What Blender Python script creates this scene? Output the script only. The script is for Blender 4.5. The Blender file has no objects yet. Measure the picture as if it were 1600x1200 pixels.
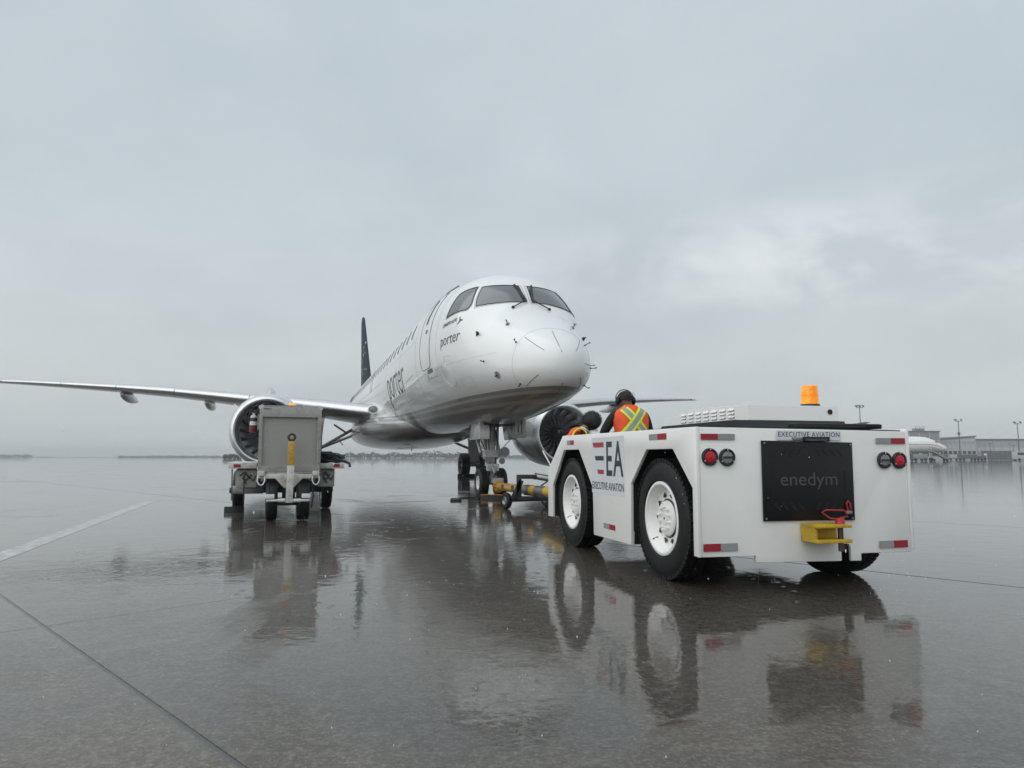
import bpy, bmesh, math, random
from mathutils import Vector, Matrix
random.seed(7)
PI = math.pi
sc = bpy.context.scene
COL = sc.collection

# ------------------------------------------------------------------ camera
cam_d = bpy.data.cameras.new('camera'); cam = bpy.data.objects.new('camera', cam_d); COL.objects.link(cam)
cam_d.sensor_width = 36; cam_d.lens = 36 * 1100 / 1600; cam_d.clip_start = .05; cam_d.clip_end = 9000
cam.location = (0, 0, 1.0); cam.rotation_euler = (PI / 2 + math.atan(114 / 1100), 0, 0)
sc.camera = cam

# ------------------------------------------------------------------ sky
SUN_EL, SUN_AZ = math.radians(40), math.radians(234)      # azimuth clockwise from +Y: behind the camera
w = bpy.data.worlds.new('World'); sc.world = w; w.use_nodes = True
nt = w.node_tree; nt.nodes.clear()
def wn(t, **k):
    n = nt.nodes.new(t)
    for a, b in k.items(): setattr(n, a, b)
    return n
def wmath(op, a, b=None):
    n = wn('ShaderNodeMath', operation=op)
    for i, v in enumerate((a, b)):
        if v is None: continue
        if hasattr(v, 'is_linked'): nt.links.new(v, n.inputs[i])
        else: n.inputs[i].default_value = v
    return n.outputs[0]
def wramp(fac, stops):
    n = wn('ShaderNodeValToRGB'); nt.links.new(fac, n.inputs[0])
    cr = n.color_ramp
    while len(cr.elements) < len(stops): cr.elements.new(.5)
    for e, (p, c) in zip(cr.elements, stops): e.position = p; e.color = (*c, 1)
    return n.outputs[0]
def wmix(fac, a, b, bt='MIX'):
    n = wn('ShaderNodeMix', data_type='RGBA', blend_type=bt)
    for s, v in ((n.inputs[0], fac), (n.inputs[6], a), (n.inputs[7], b)):
        if hasattr(v, 'is_linked'): nt.links.new(v, s)
        else: s.default_value = v if not isinstance(v, tuple) else (*v, 1)
    return n.outputs[2]
sky = wn('ShaderNodeTexSky', sky_type='NISHITA', sun_disc=False, sun_elevation=SUN_EL, sun_rotation=SUN_AZ,
         air_density=1.2, dust_density=3.0, ozone_density=1.0)
tc = wn('ShaderNodeTexCoord'); sep = wn('ShaderNodeSeparateXYZ'); nt.links.new(tc.outputs['Generated'], sep.inputs[0])
# cloud deck: the direction projected on a flat layer overhead, so the clouds flatten towards the horizon
den = wmath('ADD', wmath('MAXIMUM', sep.outputs[2], 0.0), .34)
cmb = wn('ShaderNodeCombineXYZ')
nt.links.new(wmath('DIVIDE', sep.outputs[0], den), cmb.inputs[0]); nt.links.new(wmath('DIVIDE', sep.outputs[1], den), cmb.inputs[1])
cmb.inputs[2].default_value = 4.3
def wnoise(scale, detail, rough, dist=0.):
    n = wn('ShaderNodeTexNoise'); n.inputs['Scale'].default_value = scale; n.inputs['Detail'].default_value = detail
    n.inputs['Roughness'].default_value = rough; n.inputs['Distortion'].default_value = dist
    nt.links.new(cmb.outputs[0], n.inputs['Vector']); return n.outputs[0]
big = wnoise(1.15, 4, .5, .2); fine = wnoise(3.4, 7, .55, .35)
base = wramp(sep.outputs[2], [(0.0, (.500, .532, .540)), (.12, (.510, .550, .563)), (.35, (.455, .518, .555)), (.60, (.475, .538, .577)), (1, (.56, .62, .66))])
shade = wramp(big, [(.30, (.91, .92, .935)), (.52, (1.0, 1.0, 1.0)), (.72, (1.07, 1.065, 1.06))])
wisps = wramp(fine, [(.30, (.97, .972, .976)), (.52, (1, 1, 1)), (.66, (1.03, 1.03, 1.028)), (.8, (1.08, 1.078, 1.074))])
cloud = wmix(1.0, wmix(1.0, base, shade, 'MULTIPLY'), wisps, 'MULTIPLY')
# a thinner, whiter stretch in the deck low on the right
dirv = wn('ShaderNodeVectorMath', operation='SUBTRACT'); nt.links.new(tc.outputs['Generated'], dirv.inputs[0]); dirv.inputs[1].default_value = (.50, .82, .255)
dsc = wn('ShaderNodeVectorMath', operation='MULTIPLY'); nt.links.new(dirv.outputs[0], dsc.inputs[0]); dsc.inputs[1].default_value = (1.5, 1.5, 11)
dl = wn('ShaderNodeVectorMath', operation='LENGTH'); nt.links.new(dsc.outputs[0], dl.inputs[0])
glow = wmath('MULTIPLY', wramp(dl.outputs['Value'], [(0, (1, 1, 1)), (1, (0, 0, 0))]), wramp(fine, [(.40, (0, 0, 0)), (.60, (1, 1, 1))]))
cloud = wmix(wmath('MULTIPLY', glow, .75), cloud, (.76, .78, .795))
bg1 = wn('ShaderNodeBackground'); bg1.inputs[1].default_value = .05; nt.links.new(sky.outputs[0], bg1.inputs[0])
bg2 = wn('ShaderNodeBackground'); bg2.inputs[1].default_value = 1.0; nt.links.new(cloud, bg2.inputs[0])
mx = wn('ShaderNodeMixShader'); mx.inputs[0].default_value = .93
nt.links.new(bg1.outputs[0], mx.inputs[1]); nt.links.new(bg2.outputs[0], mx.inputs[2])
wo = wn('ShaderNodeOutputWorld'); nt.links.new(mx.outputs[0], wo.inputs[0])

# ------------------------------------------------------------------ sun (veiled by cloud)
sd = bpy.data.lights.new('sun', 'SUN'); so = bpy.data.objects.new('sun', sd); COL.objects.link(so)
sd.energy = 1.5; sd.angle = math.radians(115); sd.color = (1, .98, .95)
sdir = Vector((math.sin(SUN_AZ) * math.cos(SUN_EL), math.cos(SUN_AZ) * math.cos(SUN_EL), math.sin(SUN_EL)))
so.rotation_euler = sdir.to_track_quat('Z', 'Y').to_euler(); so.location = (0, 0, 30)

sc.view_settings.view_transform = 'Standard'; sc.view_settings.look = 'None'
sc.view_settings.exposure = 0.30; sc.view_settings.gamma = 1.0
sc.render.engine = 'CYCLES'
sc.cycles.use_denoising = True; sc.cycles.max_bounces = 5; sc.cycles.diffuse_bounces = 2; sc.cycles.glossy_bounces = 3; sc.cycles.transmission_bounces = 1; sc.cycles.caustics_reflective = False; sc.cycles.caustics_refractive = False
sc.cycles.volume_bounces = 0; sc.cycles.sample_clamp_indirect = 6

# ================================================================== materials
MATS = {}
class NB:
    """small node-building helper"""
    def __init__(s, m): s.m = m; s.t = m.node_tree; s.n = s.t.nodes; s.l = s.t.links
    def add(s, t, **k):
        n = s.n.new(t)
        for a, b in k.items(): setattr(n, a, b)
        return n
    def put(s, v, sock):
        if hasattr(v, 'is_linked'): s.l.new(v, sock)
        elif isinstance(v, tuple) and len(v) == 3 and sock.type == 'RGBA': sock.default_value = (*v, 1)
        else: sock.default_value = v
    def math(s, op, a, b=0., c=0., clamp=False):
        n = s.add('ShaderNodeMath', operation=op, use_clamp=clamp)
        for i, v in enumerate((a, b, c)): s.put(v, n.inputs[i])
        return n.outputs[0]
    def noise(s, vec, scale, detail=4, rough=.55, dist=0.):
        n = s.add('ShaderNodeTexNoise'); s.l.new(vec, n.inputs['Vector'])
        for k, v in (('Scale', scale), ('Detail', detail), ('Roughness', rough), ('Distortion', dist)): n.inputs[k].default_value = v
        return n.outputs[0]
    def ramp(s, fac, stops):
        n = s.add('ShaderNodeValToRGB'); s.l.new(fac, n.inputs[0]); cr = n.color_ramp
        while len(cr.elements) < len(stops): cr.elements.new(.5)
        for e, (p, c) in zip(cr.elements, stops):
            e.position = p; e.color = (*c, 1) if isinstance(c, tuple) else (c, c, c, 1)
        return n.outputs[0]
    def mix(s, fac, a, b, bt='MIX'):
        n = s.add('ShaderNodeMix', data_type='RGBA', blend_type=bt)
        s.put(fac, n.inputs[0]); s.put(a, n.inputs[6]); s.put(b, n.inputs[7]); return n.outputs[2]
    def bump(s, h, strength, dist=.01, nrm=None):
        n = s.add('ShaderNodeBump'); n.inputs['Strength'].default_value = strength; n.inputs['Distance'].default_value = dist
        s.l.new(h, n.inputs['Height'])
        if nrm is not None: s.l.new(nrm, n.inputs['Normal'])
        return n.outputs[0]
    def maprange(s, v, a, b, c, d):
        n = s.add('ShaderNodeMapRange'); s.put(v, n.inputs[0])
        for i, q in enumerate((a, b, c, d)): n.inputs[i + 1].default_value = q
        return n.outputs[0]
def newmat(name):
    m = bpy.data.materials.new(name); m.use_nodes = True; MATS[name] = m
    nb = NB(m); return m, nb, nb.n['Principled BSDF']
def mat(name, col, rough=.5, metal=0., var=.12, vs=3., coat=0., bump=0., bs=60., emit=None, estr=0., spec=.5, dirt=0., dirtcol=(.10, .09, .075), trans=0.):
    m, nb, p = newmat(name)
    tcn = nb.add('ShaderNodeTexCoord').outputs['Object']
    n1 = nb.noise(tcn, vs, 5, .6)
    c = nb.mix(nb.maprange(n1, .3, .7, 0, 1), tuple(x * (1 - var) for x in col), tuple(min(1, x * (1 + var * .6)) for x in col))
    if dirt:
        d = nb.noise(tcn, vs * 2.3, 8, .7, .6)
        c = nb.mix(nb.math('MULTIPLY', nb.maprange(d, .5, .75, 0, 1), dirt, clamp=True), c, dirtcol)
    nb.put(c, p.inputs['Base Color'])
    nb.put(nb.math('ADD', nb.math('MULTIPLY', nb.noise(tcn, vs * 4, 4), rough * .5), rough * .75), p.inputs['Roughness'])
    p.inputs['Metallic'].default_value = metal; p.inputs['Specular IOR Level'].default_value = spec
    if coat: p.inputs['Coat Weight'].default_value = coat; p.inputs['Coat Roughness'].default_value = .06
    if bump: nb.put(nb.bump(nb.noise(tcn, bs, 4), bump, .01), p.inputs['Normal'])
    if emit: p.inputs['Emission Color'].default_value = (*emit, 1); p.inputs['Emission Strength'].default_value = estr
    if trans: p.inputs['Transmission Weight'].default_value = trans
    return m
mat('white_paint', (.80, .80, .78), .34, coat=.35, var=.05, dirt=.10, bump=.03, bs=25)
mat('tug_white', (.86, .86, .84), .42, coat=.2, var=.03, vs=2, dirt=.06, bump=.03, bs=30)
mat('aircraft_white', (.80, .81, .81), .22, coat=.7, var=.03)
mat('aircraft_grey', (.40, .41, .41), .3, coat=.5, var=.06)
mat('wing_grey', (.42, .44, .45), .34, coat=.3, var=.08, vs=.8)
mat('bare_metal', (.74, .75, .76), .42, 1., var=.08)
mat('nacelle_paint', (.62, .64, .65), .26, .25, coat=.5, var=.05)
mat('dull_metal', (.34, .34, .33), .42, .9, var=.2, dirt=.3)
mat('gear_paint', (.50, .51, .50), .4, .1, var=.12, vs=8, dirt=.5)
mat('dark_metal', (.06, .062, .065), .4, .6, var=.3)
mat('fan_blade', (.40, .41, .43), .26, .6, var=.15)
mat('black', (.012, .012, .013), .45, var=.3)
mat('black_gloss', (.008, .008, .010), .3, var=.2, spec=.3)
mat('rubber', (.008, .008, .0085), .5, var=.35, vs=6, bump=.25, bs=40, dirt=.08, dirtcol=(.03, .029, .027), spec=.35)
mat('seam', (.16, .165, .17), .5)
mat('lettering_grey', (.05, .055, .06), .4)
mat('lettering_navy', (.020, .040, .052), .4)
mat('lettering_red', (.42, .035, .055), .4)
mat('label_white', (.70, .74, .77), .35, var=.03)
mat('reflector_red', (.34, .012, .03), .25, var=.1)
mat('reflector_grey', (.30, .31, .32), .25, var=.08)
mat('lamp_red', (.50, .010, .025), .15, var=.1)
mat('lamp_clear', (.24, .25, .26), .15, var=.3, vs=20)
mat('tow_yellow', (.62, .40, .02), .42, var=.2, vs=6, dirt=.45)
mat('towbar_orange', (.66, .34, .025), .38, var=.2, vs=5, dirt=.4, coat=.3)
mat('cart_yellow', (.52, .33, .05), .5, var=.25, vs=12, dirt=.8)
mat('cart_white', (.62, .62, .58), .45, var=.12, vs=6, dirt=.7)
mat('cart_grey', (.34, .34, .32), .5, var=.15, vs=6, dirt=.5)
mat('orange_cloth', (.85, .10, .025), .75, var=.15, vs=12, bump=.2, bs=30)
mat('lime_tape', (.62, .85, .04), .6, var=.08)
mat('silver_tape', (.30, .31, .31), .4, var=.1)
mat('dark_cloth', (.010, .010, .012), .8, var=.4, vs=10, bump=.3, bs=30)
mat('trouser_cloth', (.02, .022, .03), .85, var=.3)
mat('skin', (.30, .17, .11), .5, var=.1)
mat('hair', (.006, .006, .0065), .6, var=.4)
mat('hose_black', (.012, .013, .014), .4, var=.3)
mat('hose_green', (.02, .05, .045), .4, var=.3)
mat('extinguisher_red', (.16, .025, .025), .3, var=.1)
mat('brown_steel', (.09, .065, .05), .45, .6, var=.3)
mat('panel_grey', (.085, .08, .076), .6, var=.1)
mat('pin_red', (.40, .03, .04), .4, var=.2)
mat('concrete_wall', (.42, .43, .43), .7, var=.08, vs=.3)
mat('clad_light', (.52, .54, .55), .6, var=.06, vs=.2)
mat('clad_mid', (.30, .31, .32), .6, var=.1, vs=.2)
mat('clad_dark', (.14, .15, .155), .6, var=.15, vs=.3)
mat('glass_dark', (.05, .055, .06), .08, var=.2)
mat('mast_grey', (.16, .165, .17), .5, .3)
mat('stripe_red', (.22, .03, .04), .4)
mat('leaf', (.045, .06, .035), .8, var=.4, vs=.5)
mat('land', (.10, .105, .08), .9, var=.3, vs=.02)

def m_amber(name, e):
    m, nb, p = newmat(name)
    tcn = nb.add('ShaderNodeTexCoord').outputs['Object']
    v = nb.add('ShaderNodeTexVoronoi'); v.inputs['Scale'].default_value = 55; nb.l.new(tcn, v.inputs['Vector'])
    k = nb.noise(tcn, 16, 3)
    p.inputs['Base Color'].default_value = (.85, .26, .01, 1); p.inputs['Roughness'].default_value = .12
    nb.put(nb.bump(v.outputs['Distance'], .6, .004), p.inputs['Normal'])
    nb.put(nb.ramp(k, [(.35, (.75, .16, .0)), (.6, (1., .36, .02)), (.75, (1, .62, .15))]), p.inputs['Emission Color'])
    nb.put(nb.maprange(v.outputs['Distance'], 0, .6, e * 1.2, e * .5), p.inputs['Emission Strength'])
    return m
m_amber('amber_lens', .55); m_amber('amber_lit', 1.6)

def m_fuselage():
    m, nb, p = newmat('fuselage_paint')
    o = nb.add('ShaderNodeTexCoord').outputs['Object']; s = nb.add('ShaderNodeSeparateXYZ'); nb.l.new(o, s.inputs[0])
    z = nb.math('SUBTRACT', s.outputs[2], nb.math('MULTIPLY', nb.math('MULTIPLY', s.outputs[0], s.outputs[0]), .0008))
    r = nb.add('ShaderNodeValToRGB'); r.color_ramp.interpolation = 'CONSTANT'
    nb.l.new(nb.maprange(z, 1.5, 2.5, 0, 1), r.inputs[0])
    W = (.80, .81, .81, 1); G = (.24, .24, .235, 1); L = (.48, .485, .48, 1); B = (.26, .262, .26, 1)
    st = [(0, B), (.535, L), (.60, G), (.685, L), (.735, G), (.80, W)]
    cr = r.color_ramp
    while len(cr.elements) < len(st): cr.elements.new(.5)
    for e, (a, c) in zip(cr.elements, st): e.position = a; e.color = c
    n1 = nb.noise(o, .8, 5, .6)
    c = nb.mix(nb.maprange(n1, .35, .7, 0, .10), r.outputs[0], (.55, .56, .55))
    # faint frame and stringer lines in the skin
    nb.put(c, p.inputs['Base Color'])
    p.inputs['Roughness'].default_value = .36; p.inputs['Coat Weight'].default_value = .65; p.inputs['Coat Roughness'].default_value = .075
    wv = nb.noise(o, 1.4, 3, .5)
    nb.put(nb.bump(wv, .06, .02), p.inputs['Normal']); nb.put(nb.bump(wv, .06, .02), p.inputs['Coat Normal'])
m_fuselage()

def m_fin():
    m, nb, p = newmat('fin_paint')
    o = nb.add('ShaderNodeTexCoord').outputs['Object']
    v = nb.add('ShaderNodeTexVoronoi'); v.inputs['Scale'].default_value = 1.7; v.inputs['Randomness'].default_value = .8; nb.l.new(o, v.inputs['Vector'])
    d = nb.maprange(v.outputs['Distance'], .17, .21, 1, 0)
    nb.put(nb.mix(d, (.018, .027, .042), (.50, .52, .55)), p.inputs['Base Color']); p.inputs['Roughness'].default_value = .6
    p.inputs['Specular IOR Level'].default_value = .15
m_fin()

def m_diamond():
    m, nb, p = newmat('tread_plate')
    o = nb.add('ShaderNodeTexCoord').outputs['Object']
    s = nb.add('ShaderNodeSeparateXYZ'); nb.l.new(o, s.inputs[0])
    a = nb.math('ADD', s.outputs[0], s.outputs[2]); b = nb.math('SUBTRACT', s.outputs[0], s.outputs[2])
    def w_(q, k): return nb.math('SINE', nb.math('MULTIPLY', q, k))
    h = nb.math('MAXIMUM', nb.math('MULTIPLY', w_(a, 150), w_(b, 75)), 0.)
    n1 = nb.noise(o, 4, 7, .7)
    nb.put(nb.mix(n1, (.30, .295, .28), (.42, .415, .395)), p.inputs['Base Color']); p.inputs['Metallic'].default_value = .75
    nb.put(nb.maprange(n1, .3, .7, .35, .6), p.inputs['Roughness'])
    nb.put(nb.bump(h, .9, .004), p.inputs['Normal'])
m_diamond()

def m_windshield():
    m, nb, p = newmat('windshield')
    p.inputs['Base Color'].default_value = (.10, .115, .125, 1); p.inputs['Roughness'].default_value = .16
    p.inputs['Coat Weight'].default_value = .6; p.inputs['Coat Roughness'].default_value = .14; p.inputs['Specular IOR Level'].default_value = .7
m_windshield()

def m_concrete(name, paint=False):
    m, nb, p = newmat(name)
    g = nb.add('ShaderNodeNewGeometry').outputs['Position']
    oi = nb.add('ShaderNodeObjectInfo').outputs['Random']
    big = nb.noise(g, .22, 5, .6, .5); mid = nb.noise(g, 1.6, 6, .62, .4); fin = nb.noise(g, 17, 6, .75); spk = nb.noise(g, 52, 4, .75)
    c = nb.ramp(mid, [(.30, (.029, .020, .013)), (.5, (.046, .034, .023)), (.72, (.068, .055, .040))])
    c = nb.mix(nb.maprange(big, .35, .65, .0, .45), c, (.022, .017, .012))
    c = nb.mix(nb.maprange(fin, .47, .62, 0, .5), c, (.120, .108, .090))
    c = nb.mix(nb.maprange(spk, .53, .66, 0, .55), c, (.185, .168, .142))
    c = nb.mix(nb.maprange(spk, .47, .36, 0, .7), c, (.010, .009, .008))
    c = nb.mix(1., c, nb.ramp(oi, [(0, .92), (1, 1.08)]), 'MULTIPLY')
    if paint: c = nb.mix(nb.maprange(nb.noise(g, 6, 7, .7), .35, .62, .85, .0), c, (.55, .55, .53))
    p.inputs['Roughness'].default_value = .55; p.inputs['Specular IOR Level'].default_value = .35
    # the water film: deep and smooth where it pools, thin over the grain of the slab on the slightly higher ground in front
    sp_ = nb.add('ShaderNodeSeparateXYZ'); nb.l.new(g, sp_.inputs[0])
    pool = nb.noise(g, .42, 5, .6, .9)
    high = nb.math('ADD', nb.maprange(sp_.outputs[1], 2.0, 5.2, .13, -.09), nb.maprange(sp_.outputs[0], -2.0, 2.0, .05, -.06))
    thin = nb.maprange(nb.math('ADD', pool, nb.math('MULTIPLY', high, -1.)), .33, .46, 1, 0)
    nb.put(nb.mix(nb.math('MULTIPLY', thin, .75), c, nb.mix(1., c, (1.75, 1.72, 1.68), 'MULTIPLY')), p.inputs['Base Color'])      # drier concrete is paler
    # rain rings
    rings = None
    for sc_, k in ((4.2, 60), (7.5, 80)):
        v = nb.add('ShaderNodeTexVoronoi'); v.inputs['Scale'].default_value = sc_; nb.l.new(g, v.inputs['Vector']); d = v.outputs['Distance']
        ring = nb.math('MULTIPLY', nb.math('SINE', nb.math('MULTIPLY', d, k)), nb.maprange(d, .04, .30, 1, 0))
        cc = nb.add('ShaderNodeSeparateColor'); nb.l.new(v.outputs['Color'], cc.inputs[0])
        ring = nb.math('MULTIPLY', ring, nb.maprange(cc.outputs[0], .45, .8, 0, 1))
        rings = ring if rings is None else nb.math('ADD', rings, ring)
    swell = nb.noise(g, 4.5, 3, .5, .5); rip = nb.noise(g, 22, 3, .55, .3)
    wet = nb.math('ADD', nb.math('MULTIPLY', swell, 1.0), nb.math('ADD', nb.math('MULTIPLY', rip, .27), nb.math('MULTIPLY', rings, .11)))
    n1 = nb.bump(wet, 1.0, .0021)
    gr = nb.math('MULTIPLY', nb.math('ADD', fin, spk), thin)
    n2 = nb.bump(gr, 1.0, .0030, n1)
    p.inputs['Coat Weight'].default_value = 1.; p.inputs['Coat IOR'].default_value = 1.33
    nb.put(nb.math('ADD', nb.math('MULTIPLY', thin, .07), .026), p.inputs['Coat Roughness'])
    nb.put(n2, p.inputs['Coat Normal'])
    nb.put(nb.bump(nb.math('ADD', fin, spk), .6, .004), p.inputs['Normal'])
m_concrete('wet_concrete'); m_concrete('painted_line', True)
mat('joint_filler', (.035, .033, .030), .4, var=.6, vs=3, bump=.6, bs=14, coat=.5)

# ================================================================== mesh helpers
class MB:
    """collects shapes into one mesh"""
    def __init__(s): s.v = []; s.f = []; s.mi = []; s.m = 0
    def add(s, vs, fs, M=None):
        o = len(s.v)
        s.v += [tuple(M @ Vector(p)) if M else tuple(p) for p in vs]
        s.f += [[o + i for i in f] for f in fs]; s.mi += [s.m] * len(fs); return s
    def box(s, x0, x1, y0, y1, z0, z1, M=None, ch=0.):
        if ch <= 0:
            vs = [(x, y, z) for z in (z0, z1) for y in (y0, y1) for x in (x0, x1)]
            return s.add(vs, [(0, 2, 3, 1), (4, 5, 7, 6), (0, 1, 5, 4), (1, 3, 7, 5), (3, 2, 6, 7), (2, 0, 4, 6)], M)
        bm = bmesh.new(); bmesh.ops.create_cube(bm, size=1)
        for q in bm.verts: q.co = ((x0 + x1) / 2 + q.co.x * (x1 - x0), (y0 + y1) / 2 + q.co.y * (y1 - y0), (z0 + z1) / 2 + q.co.z * (z1 - z0))
        bmesh.ops.bevel(bm, geom=bm.edges[:], offset=ch, segments=2, affect='EDGES', profile=.5)
        s.bm(bm, M); return s
    def bm(s, bm, M=None):
        bm.verts.index_update(); s.add([q.co[:] for q in bm.verts], [[q.index for q in f.verts] for f in bm.faces], M); bm.free(); return s
    def cyl(s, a, b, r0, r1=None, n=16, caps=True):
        r1 = r0 if r1 is None else r1; a = Vector(a); b = Vector(b); d = (b - a).normalized()
        u = d.orthogonal().normalized(); w_ = d.cross(u); vs = []; fs = []
        for c, r in ((a, r0), (b, r1)):
            for k in range(n):
                t = 2 * PI * k / n; vs.append(c + (u * math.cos(t) + w_ * math.sin(t)) * r)
        for k in range(n): fs.append((k, (k + 1) % n, n + (k + 1) % n, n + k))
        if caps: fs += [list(range(n))[::-1], list(range(n, 2 * n))]
        return s.add(vs, fs)
    def tube(s, pts, r, n=8, closed=False):
        P = [Vector(p) for p in pts]; N = len(P); vs = []; fs = []; prev = None
        for i, p in enumerate(P):
            a = P[(i - 1) % N] if (closed or i) else p; b = P[(i + 1) % N] if (closed or i < N - 1) else p
            d = (b - a).normalized()
            u = d.orthogonal().normalized() if prev is None else (prev - d * prev.dot(d)).normalized()
            prev = u; w_ = d.cross(u); rr = r[i] if isinstance(r, (list, tuple)) else r
            for k in range(n):
                t = 2 * PI * k / n; vs.append(p + (u * math.cos(t) + w_ * math.sin(t)) * rr)
        for i in range(N if closed else N - 1):
            j = (i + 1) % N
            for k in range(n): fs.append((i * n + k, i * n + (k + 1) % n, j * n + (k + 1) % n, j * n + k))
        if not closed: fs += [list(range(n))[::-1], list(range((N - 1) * n, N * n))]
        return s.add(vs, fs)
    def lathe(s, prof, n=32, M=None, closed=False):
        """profile of (x, r) turned about the x axis"""
        vs = []; fs = []; K = len(prof)
        for k in range(n):
            t = 2 * PI * k / n
            for x, r in prof: vs.append((x, r * math.cos(t), r * math.sin(t)))
        for k in range(n):
            j = (k + 1) % n
            for i in range(K if closed else K - 1):
                i2 = (i + 1) % K; fs.append((k * K + i, k * K + i2, j * K + i2, j * K + i))
        return s.add(vs, fs, M)
    def prism(s, poly, lo, hi, M=None, holes=()):
        """polygon of (a, b) extruded along the third local axis"""
        bm = bmesh.new(); es = []
        for lp in [poly, *holes]:
            vv = [bm.verts.new((a, b, lo)) for a, b in lp]; es += [bm.edges.new((vv[i], vv[(i + 1) % len(vv)])) for i in range(len(vv))]
        bmesh.ops.triangle_fill(bm, use_beauty=True, use_dissolve=False, edges=es)
        r = bmesh.ops.extrude_face_region(bm, geom=bm.faces[:])
        for q in r['geom']:
            if isinstance(q, bmesh.types.BMVert): q.co.z = hi
        bmesh.ops.recalc_face_normals(bm, faces=bm.faces[:])
        return s.bm(bm, M)
    def grid(s, rows, wrap=False, capends=False):
        n = len(rows[0]); vs = [p for r in rows for p in r]; fs = []
        for i in range(len(rows) - 1):
            for k in range(n if wrap else n - 1):
                k2 = (k + 1) % n; fs.append((i * n + k, i * n + k2, (i + 1) * n + k2, (i + 1) * n + k))
        if capends: fs += [list(range(n))[::-1], list(range((len(rows) - 1) * n, len(rows) * n))]
        return s.add(vs, fs)
    def build(s, name, mats, parent=None, smooth=35, bevel=0., fixn=True):
        me = bpy.data.meshes.new(name); me.from_pydata(s.v, [], s.f)
        ms = mats if isinstance(mats, (list, tuple)) else [mats]
        for q in ms: me.materials.append(MATS[q])
        me.polygons.foreach_set('material_index', s.mi)
        if bevel or fixn:
            bm = bmesh.new(); bm.from_mesh(me)
            if fixn: bmesh.ops.recalc_face_normals(bm, faces=bm.faces[:])
            if bevel:
                es = [e for e in bm.edges if len(e.link_faces) == 2 and e.calc_face_angle(0) > .5]
                bmesh.ops.bevel(bm, geom=es, offset=bevel, segments=2, affect='EDGES', profile=.5, clamp_overlap=True)
            bm.to_mesh(me); bm.free()
        if smooth:
            me.polygons.foreach_set('use_smooth', [True] * len(me.polygons)); me.set_sharp_from_angle(angle=math.radians(smooth))
        me.update()
        o = bpy.data.objects.new(name, me); COL.objects.link(o)
        if parent: o.parent = parent
        return o
def empty(name, loc=(0, 0, 0), rz=0.):
    o = bpy.data.objects.new(name, None); COL.objects.link(o); o.location = loc; o.rotation_euler = (0, 0, rz); o.empty_display_size = .2; return o
def tag(o, label, cat, group=None, kind=None):
    o['label'] = label
    if cat: o['category'] = cat
    if group: o['group'] = group
    if kind: o['kind'] = kind
    return o
def struct(o): o['kind'] = 'structure'; return o
def copy_part(o, parent, **k):
    c = o.copy(); COL.objects.link(c); c.parent = parent
    for a, b in k.items(): setattr(c, a, b)
    return c
def T(x=0, y=0, z=0): return Matrix.Translation((x, y, z))
def RX(a): return Matrix.Rotation(a, 4, 'X')
def RY(a): return Matrix.Rotation(a, 4, 'Y')
def RZ(a): return Matrix.Rotation(a, 4, 'Z')
def basis(o, x, y, z): return Matrix(((x[0], y[0], z[0], o[0]), (x[1], y[1], z[1], o[1]), (x[2], y[2], z[2], o[2]), (0, 0, 0, 1)))

def text2d(txt, off=0., space=1.):
    """letters as triangles: list of (x, y), list of faces, width; size 1"""
    cu = bpy.data.curves.new('letters', 'FONT'); cu.body = txt; cu.size = 1; cu.offset = off; cu.space_character = space; cu.resolution_u = 4
    ob = bpy.data.objects.new('letters', cu); COL.objects.link(ob)
    bpy.context.view_layer.update()
    dg = bpy.context.evaluated_depsgraph_get(); me = bpy.data.meshes.new_from_object(ob.evaluated_get(dg))
    vs = [(q.co.x, q.co.y) for q in me.vertices]; fs = [list(p.vertices) for p in me.polygons]
    bpy.data.objects.remove(ob); bpy.data.curves.remove(cu); bpy.data.meshes.remove(me)
    x0 = min(a for a, b in vs); vs = [(a - x0, b) for a, b in vs]
    return vs, fs, max(a for a, b in vs)
def flat_text(name, txt, M, width, height, mat_, parent, off=0., space=1., thick=.0015, fixh=None):
    """lettering on a plane: M maps (x, y, 0); cap height and width given"""
    vs, fs, wd = text2d(txt, off, space); top = fixh or max(b for a, b in vs)
    return MB().add([(a * width / wd, b * height / top, thick) for a, b in vs], fs, M).build(name, mat_, parent, smooth=0, fixn=False)

def rounded(x0, x1, y0, y1, r, n=4):
    out = []
    for cx, cy, a0 in ((x1 - r, y1 - r, 0), (x0 + r, y1 - r, PI / 2), (x0 + r, y0 + r, PI), (x1 - r, y0 + r, 1.5 * PI)):
        for k in range(n + 1):
            t = a0 + PI / 2 * k / n; out.append((cx + r * math.cos(t), cy + r * math.sin(t)))
    return out
#@@SETTING
# ================================================================== the ground
g = MB().add([(-4000, -300, -.02), (4000, -300, -.02), (4000, 6000, -.02), (-4000, 6000, -.02)], [(0, 1, 2, 3)]).build('ground', 'wet_concrete', smooth=0, fixn=False)
struct(g)
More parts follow.
